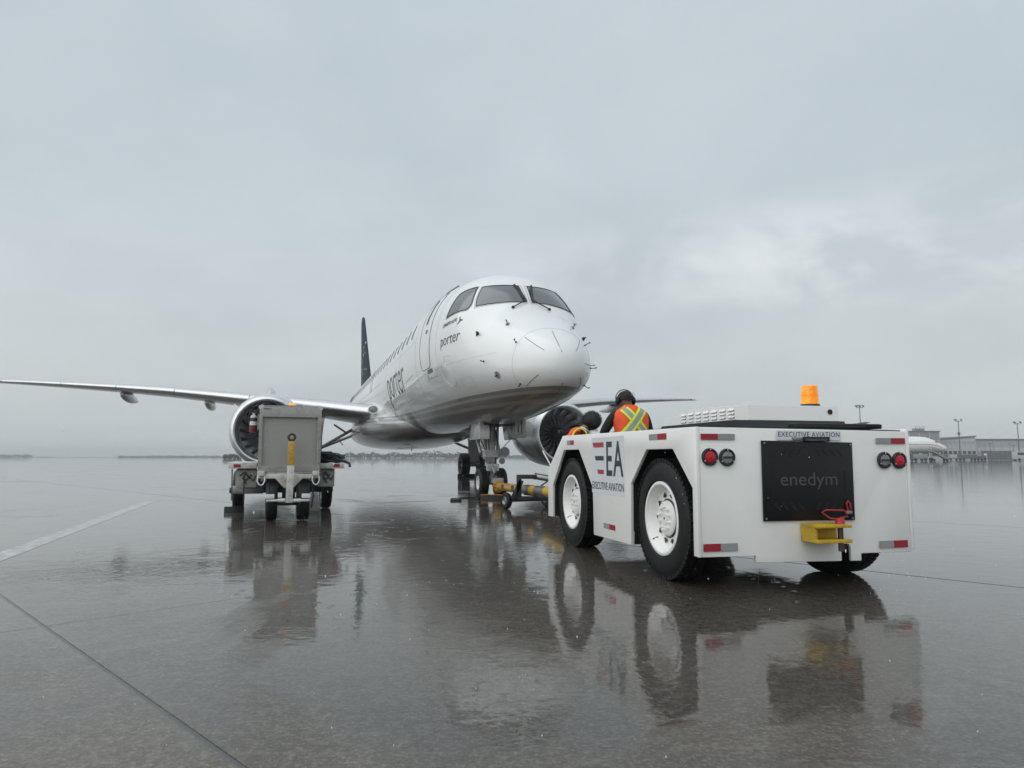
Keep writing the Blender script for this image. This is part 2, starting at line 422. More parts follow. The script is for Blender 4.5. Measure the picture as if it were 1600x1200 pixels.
# slabs laid at 45 degrees to the view; joints open and filled with dark sealant
SP, SQ, JW, JQ = 5.62, 6.10, .022, .004
bm = bmesh.new(); bmesh.ops.create_cube(bm, size=1)
for q in bm.verts: q.co = (q.co.x * (SP - JW), q.co.y * (SQ - JQ), (q.co.z - .5) * .03)
bmesh.ops.bevel(bm, geom=[e for e in bm.edges if all(v.co.z > -.01 for v in e.verts)], offset=.0015, segments=1, affect='EDGES')
slab_mesh = bpy.data.meshes.new('slab'); bm.to_mesh(slab_mesh); bm.free(); slab_mesh.materials.append(MATS['wet_concrete'])
cells = []
for i in range(-14, 20):
    for j in range(-20, 14):
        p = 1.08 + (i + .5) * SP; q = -5.01 + (j + .5) * SQ
        x = (p + q) / 2 ** .5; y = (p - q) / 2 ** .5
        if -5 < y < 86 and abs(x) < .80 * max(y, 0) + 7: cells.append((math.hypot(x, y), x, y))
cells.sort()
bed = MB(); e_ = Matrix.Rotation(PI / 4, 4, 'Z')
for d_, x, y in cells[:300]:
    bed.add([(-SP / 2, -SQ / 2, -.004), (SP / 2, -SQ / 2, -.004), (SP / 2, SQ / 2, -.004), (-SP / 2, SQ / 2, -.004)], [(0, 1, 2, 3)], T(x, y, 0) @ e_)
apron = struct(bed.build('apron', 'joint_filler', smooth=0, fixn=False))
for d_, x, y in cells[:300]:
    o = bpy.data.objects.new('slab', slab_mesh); COL.objects.link(o); o.parent = apron
    o.location = (x, y, random.uniform(-.0003, .0003)); o.rotation_euler = (0, 0, PI / 4)
def line_strip(a, b, wd, z):
    a = Vector(a); b = Vector(b); d = (b - a).normalized(); n = Vector((-d.y, d.x)) * wd / 2
    return MB().add([(*(a + n), z), (*(a - n), z), (*(b - n), z), (*(b + n), z)], [(0, 1, 2, 3)]).build('painted_line', 'painted_line', apron, smooth=0, fixn=False)
line_strip((-4.3, 4.72), (-8.25, 16.3), .24, .0016)

# ================================================================== far background
def foliage(name, spots, leaf, seed, parent=None, matn='leaf', per=26):
    """a mass of leaf clumps: spots = (x, y, radius, height)"""
    rnd = random.Random(seed); mb = MB()
    for x, y, r, h in spots:
        mb.cyl((x, y, 0), (x, y, h * .6), r * .08, r * .04, 5)
        for k in range(per):
            a = rnd.uniform(0, 2 * PI); zz = rnd.random() ** .8; rr = r * math.sqrt(max(.05, 1 - (zz * 1.7 - .8) ** 2)) * math.sqrt(rnd.random())
            c = Vector((x + rr * math.cos(a), y + rr * math.sin(a), h * (.08 + .92 * zz)))
            s_ = leaf * rnd.uniform(.6, 1.4)
            for t in range(3):
                u = Vector((rnd.gauss(0, 1), rnd.gauss(0, 1), rnd.gauss(0, 1))).normalized(); v = u.orthogonal().normalized()
                e = c + Vector((rnd.gauss(0, 1), rnd.gauss(0, 1), rnd.gauss(0, .8))) * s_ * .5
                mb.add([e - u * s_, e + v * s_ * .6, e + u * s_, e - v * s_ * .6], [(0, 1, 2, 3)])
    return mb.build(name, matn, parent, smooth=0, fixn=False)
rnd = random.Random(3)
def X_(u, d): return (u - 800) / 1100 * d
sp = []
for u in [535 + k * 3.6 for k in range(60)]:
    d = 560 + rnd.uniform(-20, 60); h = rnd.choice([2.4, 3, 3.6, 4.2]) * rnd.uniform(.8, 1.15)
    if 655 < u < 690: h *= 1.5
    sp.append((X_(u, d), d, h * .75, h))
o = foliage('distant_wood', sp, .5, 1, per=34); tag(o, 'low dark line of trees along the horizon under the airliner belly', 'trees', kind='stuff')
sp = [(X_(u, 900), 900 + rnd.uniform(-40, 80), rnd.uniform(2, 4), rnd.uniform(1.6, 3.4)) for u in [738 + k * 3 for k in range(34)]]
o = foliage('distant_wood', sp, .8, 2, per=26); tag(o, 'faint grey trees on the horizon behind the nose gear', 'trees', kind='stuff')
sp = []
for u in list(range(0, 42, 4)) + [45, 49] + list(range(190, 350, 4)):
    d = 1100 + rnd.uniform(-60, 120); h = (3.6 if u < 60 else 2.0) * rnd.uniform(.7, 1.3); sp.append((X_(u, d), d, h * 1.3, h))
o = foliage('distant_wood', sp, 1.1, 4, per=22); tag(o, 'pale strip of far trees on the horizon below the left wing', 'trees', kind='stuff')
bush = empty('bush', (X_(366, 330), 330, 0))
tag(bush, 'dark clipped bush on the horizon beside the left engine', 'bush')
foliage('crown', [(dx, rnd.uniform(-1, 1), 1.0, 1.9 + rnd.uniform(-.2, .2)) for dx in (-3.8, -2.9, -2, -1.1, -.2, .7, 1.6, 2.5, 3.4)], .32, 5, bush, per=44)
for dx in (-3, -1, 1, 3): MB().cyl((dx, 0, 0), (dx, 0, .8), .1, .07, 6).build('trunk', 'land', bush)
land = MB()
for k in range(60):
    u0, u1 = -40 + k * 20, -20 + k * 20; d = 1500
    land.box(X_(u0, d), X_(u1, d), d, d + 40, -.5, .9 + .5 * math.sin(k * 1.7) + .4 * math.sin(k * .53))
struct(land.build('far_terrain', 'land', smooth=0))
# perimeter fence
fen = empty('perimeter_fence', (X_(600, 520), 520, 0)); tag(fen, 'thin perimeter fence on posts in front of the horizon trees', 'fence')
x0, x1 = X_(500, 520) - X_(600, 520), X_(720, 520) - X_(600, 520)
for k in range(23):
    x = x0 + (x1 - x0) * k / 22
    if k == 0: post = MB().box(-.06, .06, -.06, .06, 0, 2.9).build('post', 'mast_grey', fen); post.location = (x, 0, 0)
    else: copy_part(post, fen, location=(x, 0, 0))
for z in (1.0, 1.9, 2.8): MB().box(x0, x1, -.03, .03, z - .03, z + .03).build('rail', 'mast_grey', fen)

# ---- terminal
def facade(name, x0, x1, y, depth, h, wall, label, bays, band=None, rows=((.45, .75),), slope=0., parapet=.35):
    b = empty(name, (x0, y, 0)); tag(b, label, 'building'); L = x1 - x0
    MB().add([(0, 0, 0), (L, 0, 0), (L, depth, 0), (0, depth, 0), (0, 0, h), (L, 0, h + slope), (L, depth, h + slope), (0, depth, h)],
             [(0, 1, 5, 4), (1, 2, 6, 5), (2, 3, 7, 6), (3, 0, 4, 7), (4, 5, 6, 7)]).build('wall', wall, b, smooth=0)
    MB().add([(-.3, -.3, h), (L + .3, -.3, h + slope), (L + .3, depth, h + slope), (-.3, depth, h), (-.3, -.3, h + parapet), (L + .3, -.3, h + slope + parapet), (L + .3, depth, h + slope + parapet), (-.3, depth, h + parapet)],
             [(0, 1, 5, 4), (1, 2, 6, 5), (2, 3, 7, 6), (3, 0, 4, 7), (4, 5, 6, 7), (3, 2, 1, 0)]).build('roof', 'clad_dark', b, smooth=0)
    if band: MB().box(.1, L - .1, -.12, -.01, band[0] * h, band[1] * h).build('cladding_band', band[2], b, smooth=0)
    bw = L / bays
    for k in range(bays):
        for lo, hi in rows:
            wd = MB().box(k * bw + bw * .12, k * bw + bw * .88, -.16, -.02, lo * h, hi * h).build('window', 'clad_light', b, smooth=0)
            MB().box(k * bw + bw * .17, k * bw + bw * .83, -.20, -.165, lo * h + .12, hi * h - .12).build('pane', 'glass_dark', wd, smooth=0)
    for k in range(bays + 1): MB().box(k * bw - .12, k * bw + .12, -.22, -.005, 0, h * .97).build('pilaster', wall, b, smooth=0)
    return b
D = 238
facade('terminal_building', X_(1388, D), X_(1466, D), D, 30, 9.4, 'clad_light', 'tall pale terminal block rising behind the white airliner nose', 5, rows=((.12, .3),), band=(.72, .98, 'clad_mid'))
t2 = facade('terminal_building', X_(1466.5, D), X_(1534, D), D + 4, 26, 6.6, 'clad_light', 'low terminal wing with sloping roof end and dark window strip', 9, rows=((.28, .48),), slope=1.3, band=(.86, .985, 'concrete_wall'))
t3 = facade('terminal_building', X_(1534.5, D), X_(1720, D), D + 8, 26, 6.9, 'concrete_wall', 'long plain grey terminal hall at the right edge of the picture', 14, rows=((.1, .22),), band=(.42, .62, 'clad_light'))
ru = empty('rooftop_unit', (X_(1452, D), D + 6, 9.75)); tag(ru, 'small railing framed plant unit on the tall terminal roof', 'roof unit')
MB().box(-1.5, 1.5, 0, 2, 0, 1.1).build('casing', 'clad_mid', ru, smooth=0)
for x in (-1.5, 0, 1.5): MB().box(x - .05, x + .05, -.3, -.2, 0, 1.7).build('post', 'mast_grey', ru, smooth=0)
MB().box(-1.55, 1.55, -.3, -.2, 1.65, 1.75).build('rail', 'mast_grey', ru, smooth=0)

def light_mast(u, d, h, arms, label, mid=True):
    m = empty('light_mast', (X_(u, d), d, 0)); tag(m, label, 'light mast', 'apron light masts')
    MB().cyl((0, 0, 0), (0, 0, h), .20, .11, 10).build('pole', 'mast_grey', m)
    MB().cyl((0, 0, 0), (0, 0, .5), .42, .36, 10).build('base', 'concrete_wall', m)
    MB().box(-1.0 if arms == 3 else -.9, 1.0 if arms == 3 else .9, -.08, .08, h - .35, h - .2).build('crossarm', 'mast_grey', m)
    if mid: MB().box(-.8, .8, -.3, .3, h * .66, h * .66 + .12).box(-.25, .25, -.25, .25, h * .66 - .3, h * .66 + .5).build('platform', 'mast_grey', m)
    for k in range(arms):
        x = (-.95 + 1.9 * k / (arms - 1))
        MB().box(-.3, .3, -.35, .35, -.14, .14, T(x, -.1, h + .22) @ RY(.5 * (1 if x > 0 else -1 if x < 0 else 0)) @ RX(.5)).cyl((x, 0, h - .25), (x, 0, h + .2), .06, n=6).build('floodlight', 'clad_dark', m)
    return m
light_mast(1344, 205, 15.6, 3, 'tall triple-headed light mast rising behind the tug rear deck')
light_mast(1497, 225, 12.6, 2, 'slim light mast standing in front of the low terminal wing')
light_mast(1589, 225, 11.8, 2, 'light mast nearest the right edge in front of the long hall', False)
for u, d, h, lab in ((1544, 232, 5.3, 'short lamp post left of two against the long hall'), (1580, 232, 4.6, 'short lamp post right of two against the long hall')):
    m = empty('lamp_post', (X_(u, d), d, 0)); tag(m, lab, 'lamp post', 'short lamp posts by the hall')
    MB().cyl((0, 0, 0), (0, 0, h), .12, .08, 8).build('pole', 'mast_grey', m)
    MB().box(-.45, .45, -.3, .3, 0, .18, T(0, 0, h)).build('lamp_head', 'clad_dark', m)

# ---- parked airliner far right
pa = empty('parked_jet', (X_(1477, 176), 176, 0), PI - .16); tag(pa, 'white parked jet with thin red cheatline in front of the terminal', 'aircraft')
rows = []
for X, zt, zb, wd, zc in [(0, 3.15, 3.05, .05, 3.1), (.3, 3.6, 2.6, .5, 3.05), (1, 4.0, 2.35, .95, 3.15), (2, 4.5, 2.2, 1.3, 3.3), (3.2, 5.3, 2.1, 1.6, 3.6), (5, 5.95, 2.0, 1.85, 3.9), (7, 6.1, 2.0, 1.9, 4), (22, 6.1, 2.0, 1.9, 4), (27, 6.0, 3.6, 1.1, 4.9), (31, 5.6, 5.2, .2, 5.4)]:
    rows.append([(X, wd * math.cos(2 * PI * k / 28), zc + ((zt - zc) if k <= 14 else (zc - zb)) * math.sin(2 * PI * k / 28)) for k in range(28)])
MB().grid(rows, wrap=True, capends=True).build('fuselage', 'aircraft_white', pa)
for s_ in (1, -1):
    st = []
    for X, z in [(1.6, 3.35), (3, 3.9), (5, 4.05), (10, 4.1), (22, 4.1)]:
        wd = 1.90 if X > 5 else {1.6: 1.2, 3: 1.62, 5: 1.87}[X]
        st.append([(X, s_ * (wd + .02), z - .05), (X, s_ * (wd + .02), z + .06)])
    MB().grid(st).build('cheatline', 'stripe_red', pa, smooth=0, fixn=False)
    MB().add([(2.35, s_ * 1.43, 4.5), (3.1, s_ * 1.50, 4.62), (3.25, s_ * 1.42, 4.98), (2.75, s_ * 1.28, 4.9)], [(0, 1, 2, 3)]).build('cockpit_window', 'glass_dark', pa, smooth=0, fixn=False)
MB().prism([(22.5, 5.8), (27.5, 5.5), (28.6, 8.9), (27.0, 8.9)], -.1, .1, RX(PI / 2)).build('tail_fin', 'aircraft_white', pa)
MB().add([(12, 1.5, 2.9), (17, 1.5, 2.8), (20, 13, 3.9), (18.6, 13, 3.9), (12, 1.5, 2.6), (17, 1.5, 2.7), (20, 13, 3.8), (18.6, 13, 3.8)], [(0, 1, 2, 3), (7, 6, 5, 4), (0, 3, 7, 4), (1, 5, 6, 2), (3, 2, 6, 7)]).build('wing', 'wing_grey', pa, smooth=0)
MB().add([(12, -1.5, 2.9), (17, -1.5, 2.8), (20, -13, 3.9), (18.6, -13, 3.9), (12, -1.5, 2.6), (17, -1.5, 2.7), (20, -13, 3.8), (18.6, -13, 3.8)], [(0, 1, 2, 3), (7, 6, 5, 4), (0, 3, 7, 4), (1, 5, 6, 2), (3, 2, 6, 7)]).build('wing', 'wing_grey', pa, smooth=0)
for X, y in ((3.8, 0), (15.5, 2.4), (15.5, -2.4)):
    MB().cyl((X, y, .4), (X, y, 2.4), .12, n=8).build('gear_strut', 'gear_paint', pa)
    for s_ in (-.3, .3): MB().cyl((X, y + s_ - .13, .42), (X, y + s_ + .13, .42), .42, n=16).build('wheel', 'rubber', pa)

# ---- ramp vehicles and stores along the terminal
def simple_cart(name, u, d, L, H, c, label, cab=False):
    b = empty(name, (X_(u, d), d, 0)); tag(b, label, 'van' if cab else 'cart', 'ramp vehicles along the terminal')
    if cab:
        MB().prism([(-L / 2, .35), (L / 2, .35), (L / 2, H * .5), (L * .33, H * .62), (L * .2, H), (-L / 2, H)], -.9, .9, RX(PI / 2)).build('body', c, b, bevel=.06)
        MB().box(L * .0, L * .22, -.95, -.91, H * .62, H * .9).build('side_window', 'glass_dark', b, smooth=0)
        MB().box(-L * .42, -L * .08, -.95, -.91, H * .62, H * .9).build('side_window', 'glass_dark', b, smooth=0)
    else:
        MB().box(-L / 2, L / 2, -.8, .8, .45, .6).build('bed', 'clad_dark', b, smooth=0)
        MB().box(-L / 2 + .05, L / 2 - .05, -.78, .78, .62, H, ch=.04).build('load', c, b)
        MB().box(-L / 2 - .05, -L / 2 + .04, -.8, .8, .6, H + .2).build('end_rail', 'mast_grey', b, smooth=0)
    for x in (-L * .33, L * .33):
        for y in (-.8, .8): MB().cyl((x, y - .1, .35), (x, y + .1, .35), .35, n=12).build('wheel', 'rubber', b)
for a in (('baggage_cart', 1432, 172, 3.6, 1.7, 'clad_mid', 'grey loaded baggage cart under the parked jet'),
          ('baggage_cart', 1486, 214, 4.2, 1.5, 'clad_light', 'pale baggage cart just ahead of the parked jet nose'),
          ('baggage_cart', 1508, 210, 5.0, 1.7, 'clad_dark', 'long dark baggage cart left of the white gate post'),
          ('baggage_cart', 1527, 212, 3.2, 1.3, 'clad_dark', 'small dark cart right of the long dark cart')): simple_cart(*a)
simple_cart('ramp_truck', 1595, 200, 5.4, 2.5, 'clad_light', 'white ramp van cut by the right edge of the picture', True)
st = empty('boarding_stairs', (X_(1462, 171), 171, 0)); tag(st, 'grey mobile boarding stairs under the parked jet nose', 'stairs')
MB().prism([(-1.6, 2.7), (-1.6, 2.3), (2.0, .3), (2.5, .3), (2.5, .6)], -.6, .6, RX(PI / 2)).build('flight', 'clad_mid', st, smooth=0)
for k in range(9): MB().box(-1.5 + k * .42, -1.1 + k * .42, -.62, .62, 2.55 - k * .25, 2.62 - k * .25).build('step', 'mast_grey', st, smooth=0)
for y in (-.62, .62): MB().tube([(-1.6, y, 3.5), (2.4, y, 1.4)], .05, 6).tube([(-1.6, y, 2.6), (-1.6, y, 3.5)], .04, 6).tube([(2.4, y, .5), (2.4, y, 1.4)], .04, 6).build('handrail', 'mast_grey', st)
for x in (-1.3, 1.8):
    for y in (-.6, .6): MB().cyl((x, y - .1, .28), (x, y + .1, .28), .28, n=12).build('wheel', 'rubber', st)
bf = empty('blast_fence', (X_(1556, 226), 226, 0)); tag(bf, 'low grey panelled fence in front of the long hall', 'fence')
for k in range(7): MB().box(-5.2 + k * 1.5, -5.2 + k * 1.5 + 1.44, -.08, .08, .1, 2.9).build('panel', 'clad_dark', bf, smooth=0)
for k in range(8): MB().box(-5.27 + k * 1.5, -5.19 + k * 1.5, -.14, .14, 0, 3.05).build('post', 'mast_grey', bf, smooth=0)
gp_ = empty('gate_post', (X_(1536, 215), 215, 0)); tag(gp_, 'white banded gate post left of the grey panelled fence', 'post')
MB().box(-.3, .3, -.3, .3, 0, 2.0, ch=.05).build('shaft', 'white_paint', gp_); MB().box(-.36, .36, -.36, .36, 1.3, 1.5).build('band', 'stripe_red', gp_, smooth=0)
#@@AIRCRAFT
# ================================================================== the airliner
# local frame: x aft from the nose tip, y towards the side seen in the picture, z up
TH = math.radians(16.8)
air = empty('airliner', (.975, 12.70, 0), math.atan2(math.cos(TH), -math.sin(TH)))
tag(air, 'white twin-engine airliner with grey belly bands on its gear, nose towards the tug', 'aircraft')
FUS = [(0.0, 2.69, 2.67, .012, 2.68), (.06, 2.93, 2.43, .27, 2.68), (.2, 3.11, 2.29, .46, 2.69), (.45, 3.30, 2.17, .645, 2.70), (.75, 3.48, 2.10, .81, 2.72), (1.1, 3.67, 2.05, .955, 2.77),
       (1.5, 3.88, 2.00, 1.10, 2.86), (1.99, 4.15, 1.95, 1.26, 2.98), (2.49, 4.66, 1.90, 1.41, 3.14), (3.0, 5.02, 1.85, 1.53, 3.29), (3.6, 5.23, 1.81, 1.63, 3.44), (4.5, 5.37, 1.78, 1.71, 3.56), (5.6, 5.44, 1.76, 1.75, 3.62), (7, 5.46, 1.75, 1.76, 3.64),
       (29., 5.46, 1.75, 1.76, 3.64), (33, 5.45, 2.15, 1.66, 3.85), (37, 5.43, 2.95, 1.38, 4.25), (41, 5.40, 3.75, .95, 4.6), (44.5, 5.25, 4.4, .5, 4.85), (46, 5.05, 4.75, .15, 4.9)]
def pchip(xs, ys):
    n = len(xs); h = [xs[i + 1] - xs[i] for i in range(n - 1)]; d = [(ys[i + 1] - ys[i]) / h[i] for i in range(n - 1)]; m = [0] * n
    m[0] = d[0]; m[-1] = d[-1]
    for i in range(1, n - 1):
        if d[i - 1] * d[i] > 0:
            a = 2 * h[i] + h[i - 1]; b = h[i] + 2 * h[i - 1]; m[i] = (a + b) / (a / d[i - 1] + b / d[i])
    def gfun(x):
        x = min(max(x, xs[0]), xs[-1]); i = 0
        while i < n - 2 and x > xs[i + 1]: i += 1
        t = (x - xs[i]) / h[i]
        return (1 + 2 * t) * (1 - t) ** 2 * ys[i] + t * (1 - t) ** 2 * h[i] * m[i] + t * t * (3 - 2 * t) * ys[i + 1] + t * t * (t - 1) * h[i] * m[i + 1]
    return gfun
_G = [pchip([r[0] ** .5 for r in FUS], [r[k] for r in FUS]) for k in range(1, 5)]
def sec(X): q = max(X, 0) ** .5; return [f_(q) for f_ in _G]
def sgp(c, n): return math.copysign(abs(c) ** (2 / n), c)
NU, NL = 2.25, 2.0
def surf(X, ph):
    zt, zb, wd, zc = sec(X); s_ = math.sin(ph); c = math.cos(ph)
    if s_ >= 0: return Vector((X, wd * sgp(c, NU), zc + (zt - zc) * sgp(s_, NU)))
    return Vector((X, wd * sgp(c, NL), zc + (zc - zb) * sgp(s_, NL)))
def surfn(X, ph, off):
    p = surf(X, ph); a = surf(X + .02, ph) - surf(max(X - .02, 0.001), ph); b = surf(X, ph + .01) - surf(X, ph - .01)
    n = a.cross(b); n = n.normalized() if n.length > 1e-9 else Vector((-1, 0, 0))
    if n.dot(p - Vector((X + .8, 0, sec(X)[3]))) < 0: n = -n
    return p + n * off
def zphi(X, z):
    zt, zb, wd, zc = sec(X); h, n = ((zt - zc), NU) if z >= zc else ((zc - zb), NL)
    k = min(.9999, abs(z - zc) / h) ** (n / 2); return math.copysign(math.asin(k), z - zc)
def skin_patch(name, pts, faces, off, mat_, parent, maxlen=.12, mirror=False, smooth=40):
    """flat outline (X, phi) subdivided and laid on the fuselage skin"""
    bm = bmesh.new(); vv = [bm.verts.new((a, b * 1.7, 0)) for a, b in pts]
    for f_ in faces:
        try: bm.faces.new([vv[i] for i in f_])
        except ValueError: pass
    bmesh.ops.triangulate(bm, faces=bm.faces[:])
    for _ in range(7):
        es = [e for e in bm.edges if e.calc_length() > maxlen]
        if not es: break
        bmesh.ops.subdivide_edges(bm, edges=es, cuts=1); bmesh.ops.triangulate(bm, faces=bm.faces[:])
    for q in bm.verts:
        ph = q.co.y / 1.7
        if mirror: ph = PI - ph
        q.co = surfn(q.co.x, ph, off)
    return MB().bm(bm).build(name, mat_, parent, smooth=smooth, fixn=True)
def skin_line(name, pts, wd, mat_, parent, mirror=False, off=.004):
    """thin ridge along (X, phi) points"""
    out = []
    for (a, b), (c, d) in zip(pts, pts[1:]):
        n = max(2, int(max(abs(c - a), abs(d - b) * 1.7) / .10))
        out += [(a + (c - a) * t / n, b + (d - b) * t / n) for t in range(n)]
    out.append(pts[-1])
    P = [surfn(a, PI - b if mirror else b, off - wd * .3) for a, b in out]
    return MB().tube(P, wd, 5).build(name, mat_, parent, smooth=60)
R_ = math.radians
# ---- skin
ST = [46 * (i / 150) ** 2.1 for i in range(151)]
N = 96
rows = [[tuple(surf(max(X, .0004), 2 * PI * k / N)) for k in range(N)] for X in ST if X < .72]
rows.append([tuple(surf(.72, 2 * PI * k / N)) for k in range(N)])
MB().grid(rows, wrap=True, capends=True).build('radome', 'fuselage_paint', air, smooth=60)
rows = [[tuple(surf(.726, 2 * PI * k / N)) for k in range(N)]] + [[tuple(surf(X, 2 * PI * k / N)) for k in range(N)] for X in ST if X > .76]
fus = MB().grid(rows, wrap=True, capends=True).build('fuselage', 'fuselage_paint', air, smooth=60)
MB().tube([surfn(.723, 2 * PI * k / 72, .0002) for k in range(72)], .0028, 5, closed=True).build('radome_seam', 'aircraft_grey', fus, smooth=60)
for a, b in (((.676, 46.4), (.175, 38.3)), ((.60, 88), (.05, 80)), ((.62, 132.7), (.12, 131)), ((.229, -26.6), (.633, -42.7)), ((.129, -87.9), (.52, -88.8)), ((.172, -145.7), (.515, -130.3)), ((.65, 178), (.2, 176))):
    skin_line('lightning_strip', [(a[0], R_(a[1])), (b[0], R_(b[1]))], .006, 'seam', fus, off=.004)
for X in (3.92, 6.35, 9.3, 12.9, 22.5, 28.0):
    skin_line('skin_joint', [(X, R_(-75 + 5 * k)) for k in range(34)], .0026, 'aircraft_grey', fus, off=.0012)
for z, xa, xb in ((3.02, 1.2, 4.3), (4.02, 6.4, 16.9), (2.62, 2.4, 7.6)):
    n = 14; skin_line('skin_joint', [(xa + (xb - xa) * k / n, zphi(xa + (xb - xa) * k / n, z)) for k in range(n + 1)], .0022, 'aircraft_grey', fus, off=.001)
for xa, xb, za, zb_ in ((6.6, 7.5, 2.35, 2.62), (2.2, 2.75, 2.45, 2.66), (9.6, 11.2, 2.15, 2.5), (3.0, 3.4, 3.02, 3.2)):
    q_ = [(xa, za), (xb, za), (xb, zb_), (xa, zb_), (xa, za)]; skin_line('access_panel', [(x, zphi(x, z)) for x, z in q_], .0024, 'aircraft_grey', fus, off=.001)
# ---- cockpit glazing
front = [(2.467, 42.0), (2.60, 47), (2.84, 59.0), (2.74, 65), (2.66, 71.9), (2.60, 80), (2.575, 87.2), (2.35, 87.4), (2.13, 87.6), (2.135, 80), (2.161, 73.1), (2.20, 65), (2.26, 56.7), (2.35, 49)]
side = [(3.405, 20.4), (3.395, 31), (3.385, 42.1), (3.28, 46.3), (3.10, 51.6), (2.957, 55.7), (2.83, 50), (2.70, 44), (2.64, 41), (2.625, 38.5), (2.65, 35), (2.70, 33.0), (2.92, 28.6), (3.16, 24.4)]
def shrink(poly, k):
    cx = sum(a for a, b in poly) / len(poly); cy = sum(b for a, b in poly) / len(poly)
    return [(cx + (a - cx) * k, cy + (b - cy) * k) for a, b in poly]
for mir in (False, True):
    for nm, poly in (('windshield_pane', front), ('side_window_pane', side)):
        pr = [(a, R_(b)) for a, b in poly]
        pane = skin_patch(nm, pr, [list(range(len(pr)))], .004, 'windshield', air, .10, mir, smooth=60)
        o = skin_line('window_seal', pr + [pr[0]], .011, 'black', pane, mir, .006)
        pr2 = [(a, R_(b)) for a, b in shrink(poly, 1.09)]
        skin_line('rivet_frame', pr2 + [pr2[0]], .0035, 'seam', pane, mir, .003)
# ---- wipers
for sgn, top, foot in ((1, (2.52, 86.5), (2.08, 80)), (-1, (2.50, 93.5), (2.06, 108))):
    a = surfn(2.02, R_(90 - sgn * 1.5), .03); b = surfn(2.06, R_(90 - sgn * 3), .06); mid = surfn(2.28, R_(90 - sgn * 3.2), .05)
    wp = MB().tube([surfn(2.10, R_(90 - sgn * 2.2), .05), surfn(2.22, R_(90 - sgn * 2.8), .055), surfn(2.50, R_(90 - sgn * 4.5), .045)], .016, 6)
    wp.tube([surfn(2.20, R_(90 - sgn * 3.0), .03), surfn(2.58, R_(90 - sgn * 6.0), .03)], .026, 6)
    wp.tube([surfn(2.16, R_(90 - sgn * 2.0), .05), surfn(2.07, R_(90 - sgn * 7), .045), surfn(1.98, R_(90 - sgn * 15), .03)], .013, 6)
    c = surfn(1.97, R_(90 - sgn * 16), .02)
    bm = bmesh.new(); bmesh.ops.create_icosphere(bm, subdivisions=2, radius=.036); wp.bm(bm, T(*c))
    wp.build('wiper', 'black', air)
# ---- cabin windows and doors
def win_poly(X, zc, wx, hz, r=.4):
    out = []
    for k in range(20):
        t = 2 * PI * k / 20; x = X + wx * sgp(math.cos(t), 3); z = zc + hz * sgp(math.sin(t), 3); out.append((x, zphi(X, z)))
    return out
for mir in (False, True):
    w0 = None
    for k in range(26):
        X = 7.32 + .97 * k
        if w0 is None:
            pr = win_poly(X, 4.42, .125, .20); w0 = skin_patch('cabin_window', pr, [list(range(20))], .004, 'glass_dark', air, .12, mir); x_ref = X
            s0 = skin_line('window_frame', pr + [pr[0]], .010, 'seam', w0, mir, .003)
        else:
            c = copy_part(w0, air, location=(X - x_ref, 0, 0)); copy_part(s0, c)
def door(name, X0, X1, z0, z1, mir, win=True):
    pr = []
    for k in range(28):
        t = 2 * PI * k / 28 + PI / 28; x = (X0 + X1) / 2 + (X1 - X0) / 2 * sgp(math.cos(t), 7); z = (z0 + z1) / 2 + (z1 - z0) / 2 * sgp(math.sin(t), 7); pr.append((x, zphi(x, z)))
    dr = skin_patch(name, pr, [list(range(28))], .003, 'fuselage_paint', air, .14, mir, smooth=60)
    skin_line('door_seam', pr + [pr[0]], .011, 'seam', dr, mir, .004)
    if win:
        wp = win_poly((X0 + X1) / 2 + .12, z1 - .62, .10, .14); skin_patch('door_window', wp, [list(range(20))], .006, 'windshield', dr, .12, mir)
        hp = win_poly((X0 + X1) / 2 - .12, z1 - .95, .10, .05); skin_patch('door_handle', hp, [list(range(20))], .010, 'seam', dr, .12, mir)
        gp2 = [((X0 + X1) / 2 - .05, zphi((X0 + X1) / 2, z1 - .15)), ((X0 + X1) / 2 - .02, zphi((X0 + X1) / 2, z1 - .75))]
        skin_line('grab_rail', gp2, .022, 'lettering_grey', dr, mir, .008)
    return dr
door('service_door', 4.50, 5.60, 3.12, 4.98, False); door('passenger_door', 4.30, 5.50, 3.0, 4.98, True)
for mir in (False, True):
    door('overwing_exit', 17.9, 18.5, 3.72, 4.62, mir, False); door('rear_door', 33.2, 34.2, 3.2, 4.9, mir)
skin_patch('door_sill_plate', [(x, zphi(x, z)) for x, z in ((4.45, 3.00), (4.95, 3.00), (4.95, 3.09), (4.45, 3.09))], [[0, 1, 2, 3]], .006, 'seam', air)
skin_line('drip_rail', [(4.55, zphi(4.55, 5.12)), (5.6, zphi(5.6, 5.14))], .018, 'seam', air, off=.02)
# skin panel lines on the visible side
for pts in ([(5.0, 3.04), (5.12, 2.89), (4.16, 2.87)], [(7.0, 3.2), (8.2, 3.14), (8.4, 3.13)], [(8.0, 2.66), (9.5, 2.62), (12.5, 2.6)], [(14.5, 3.72), (24, 3.74)], [(12.6, 2.3), (12.9, 2.8), (13.5, 3.1)]):
    skin_line('panel_line', [(x, zphi(x, z)) for x, z in pts], .0045, 'seam', fus, off=.002)
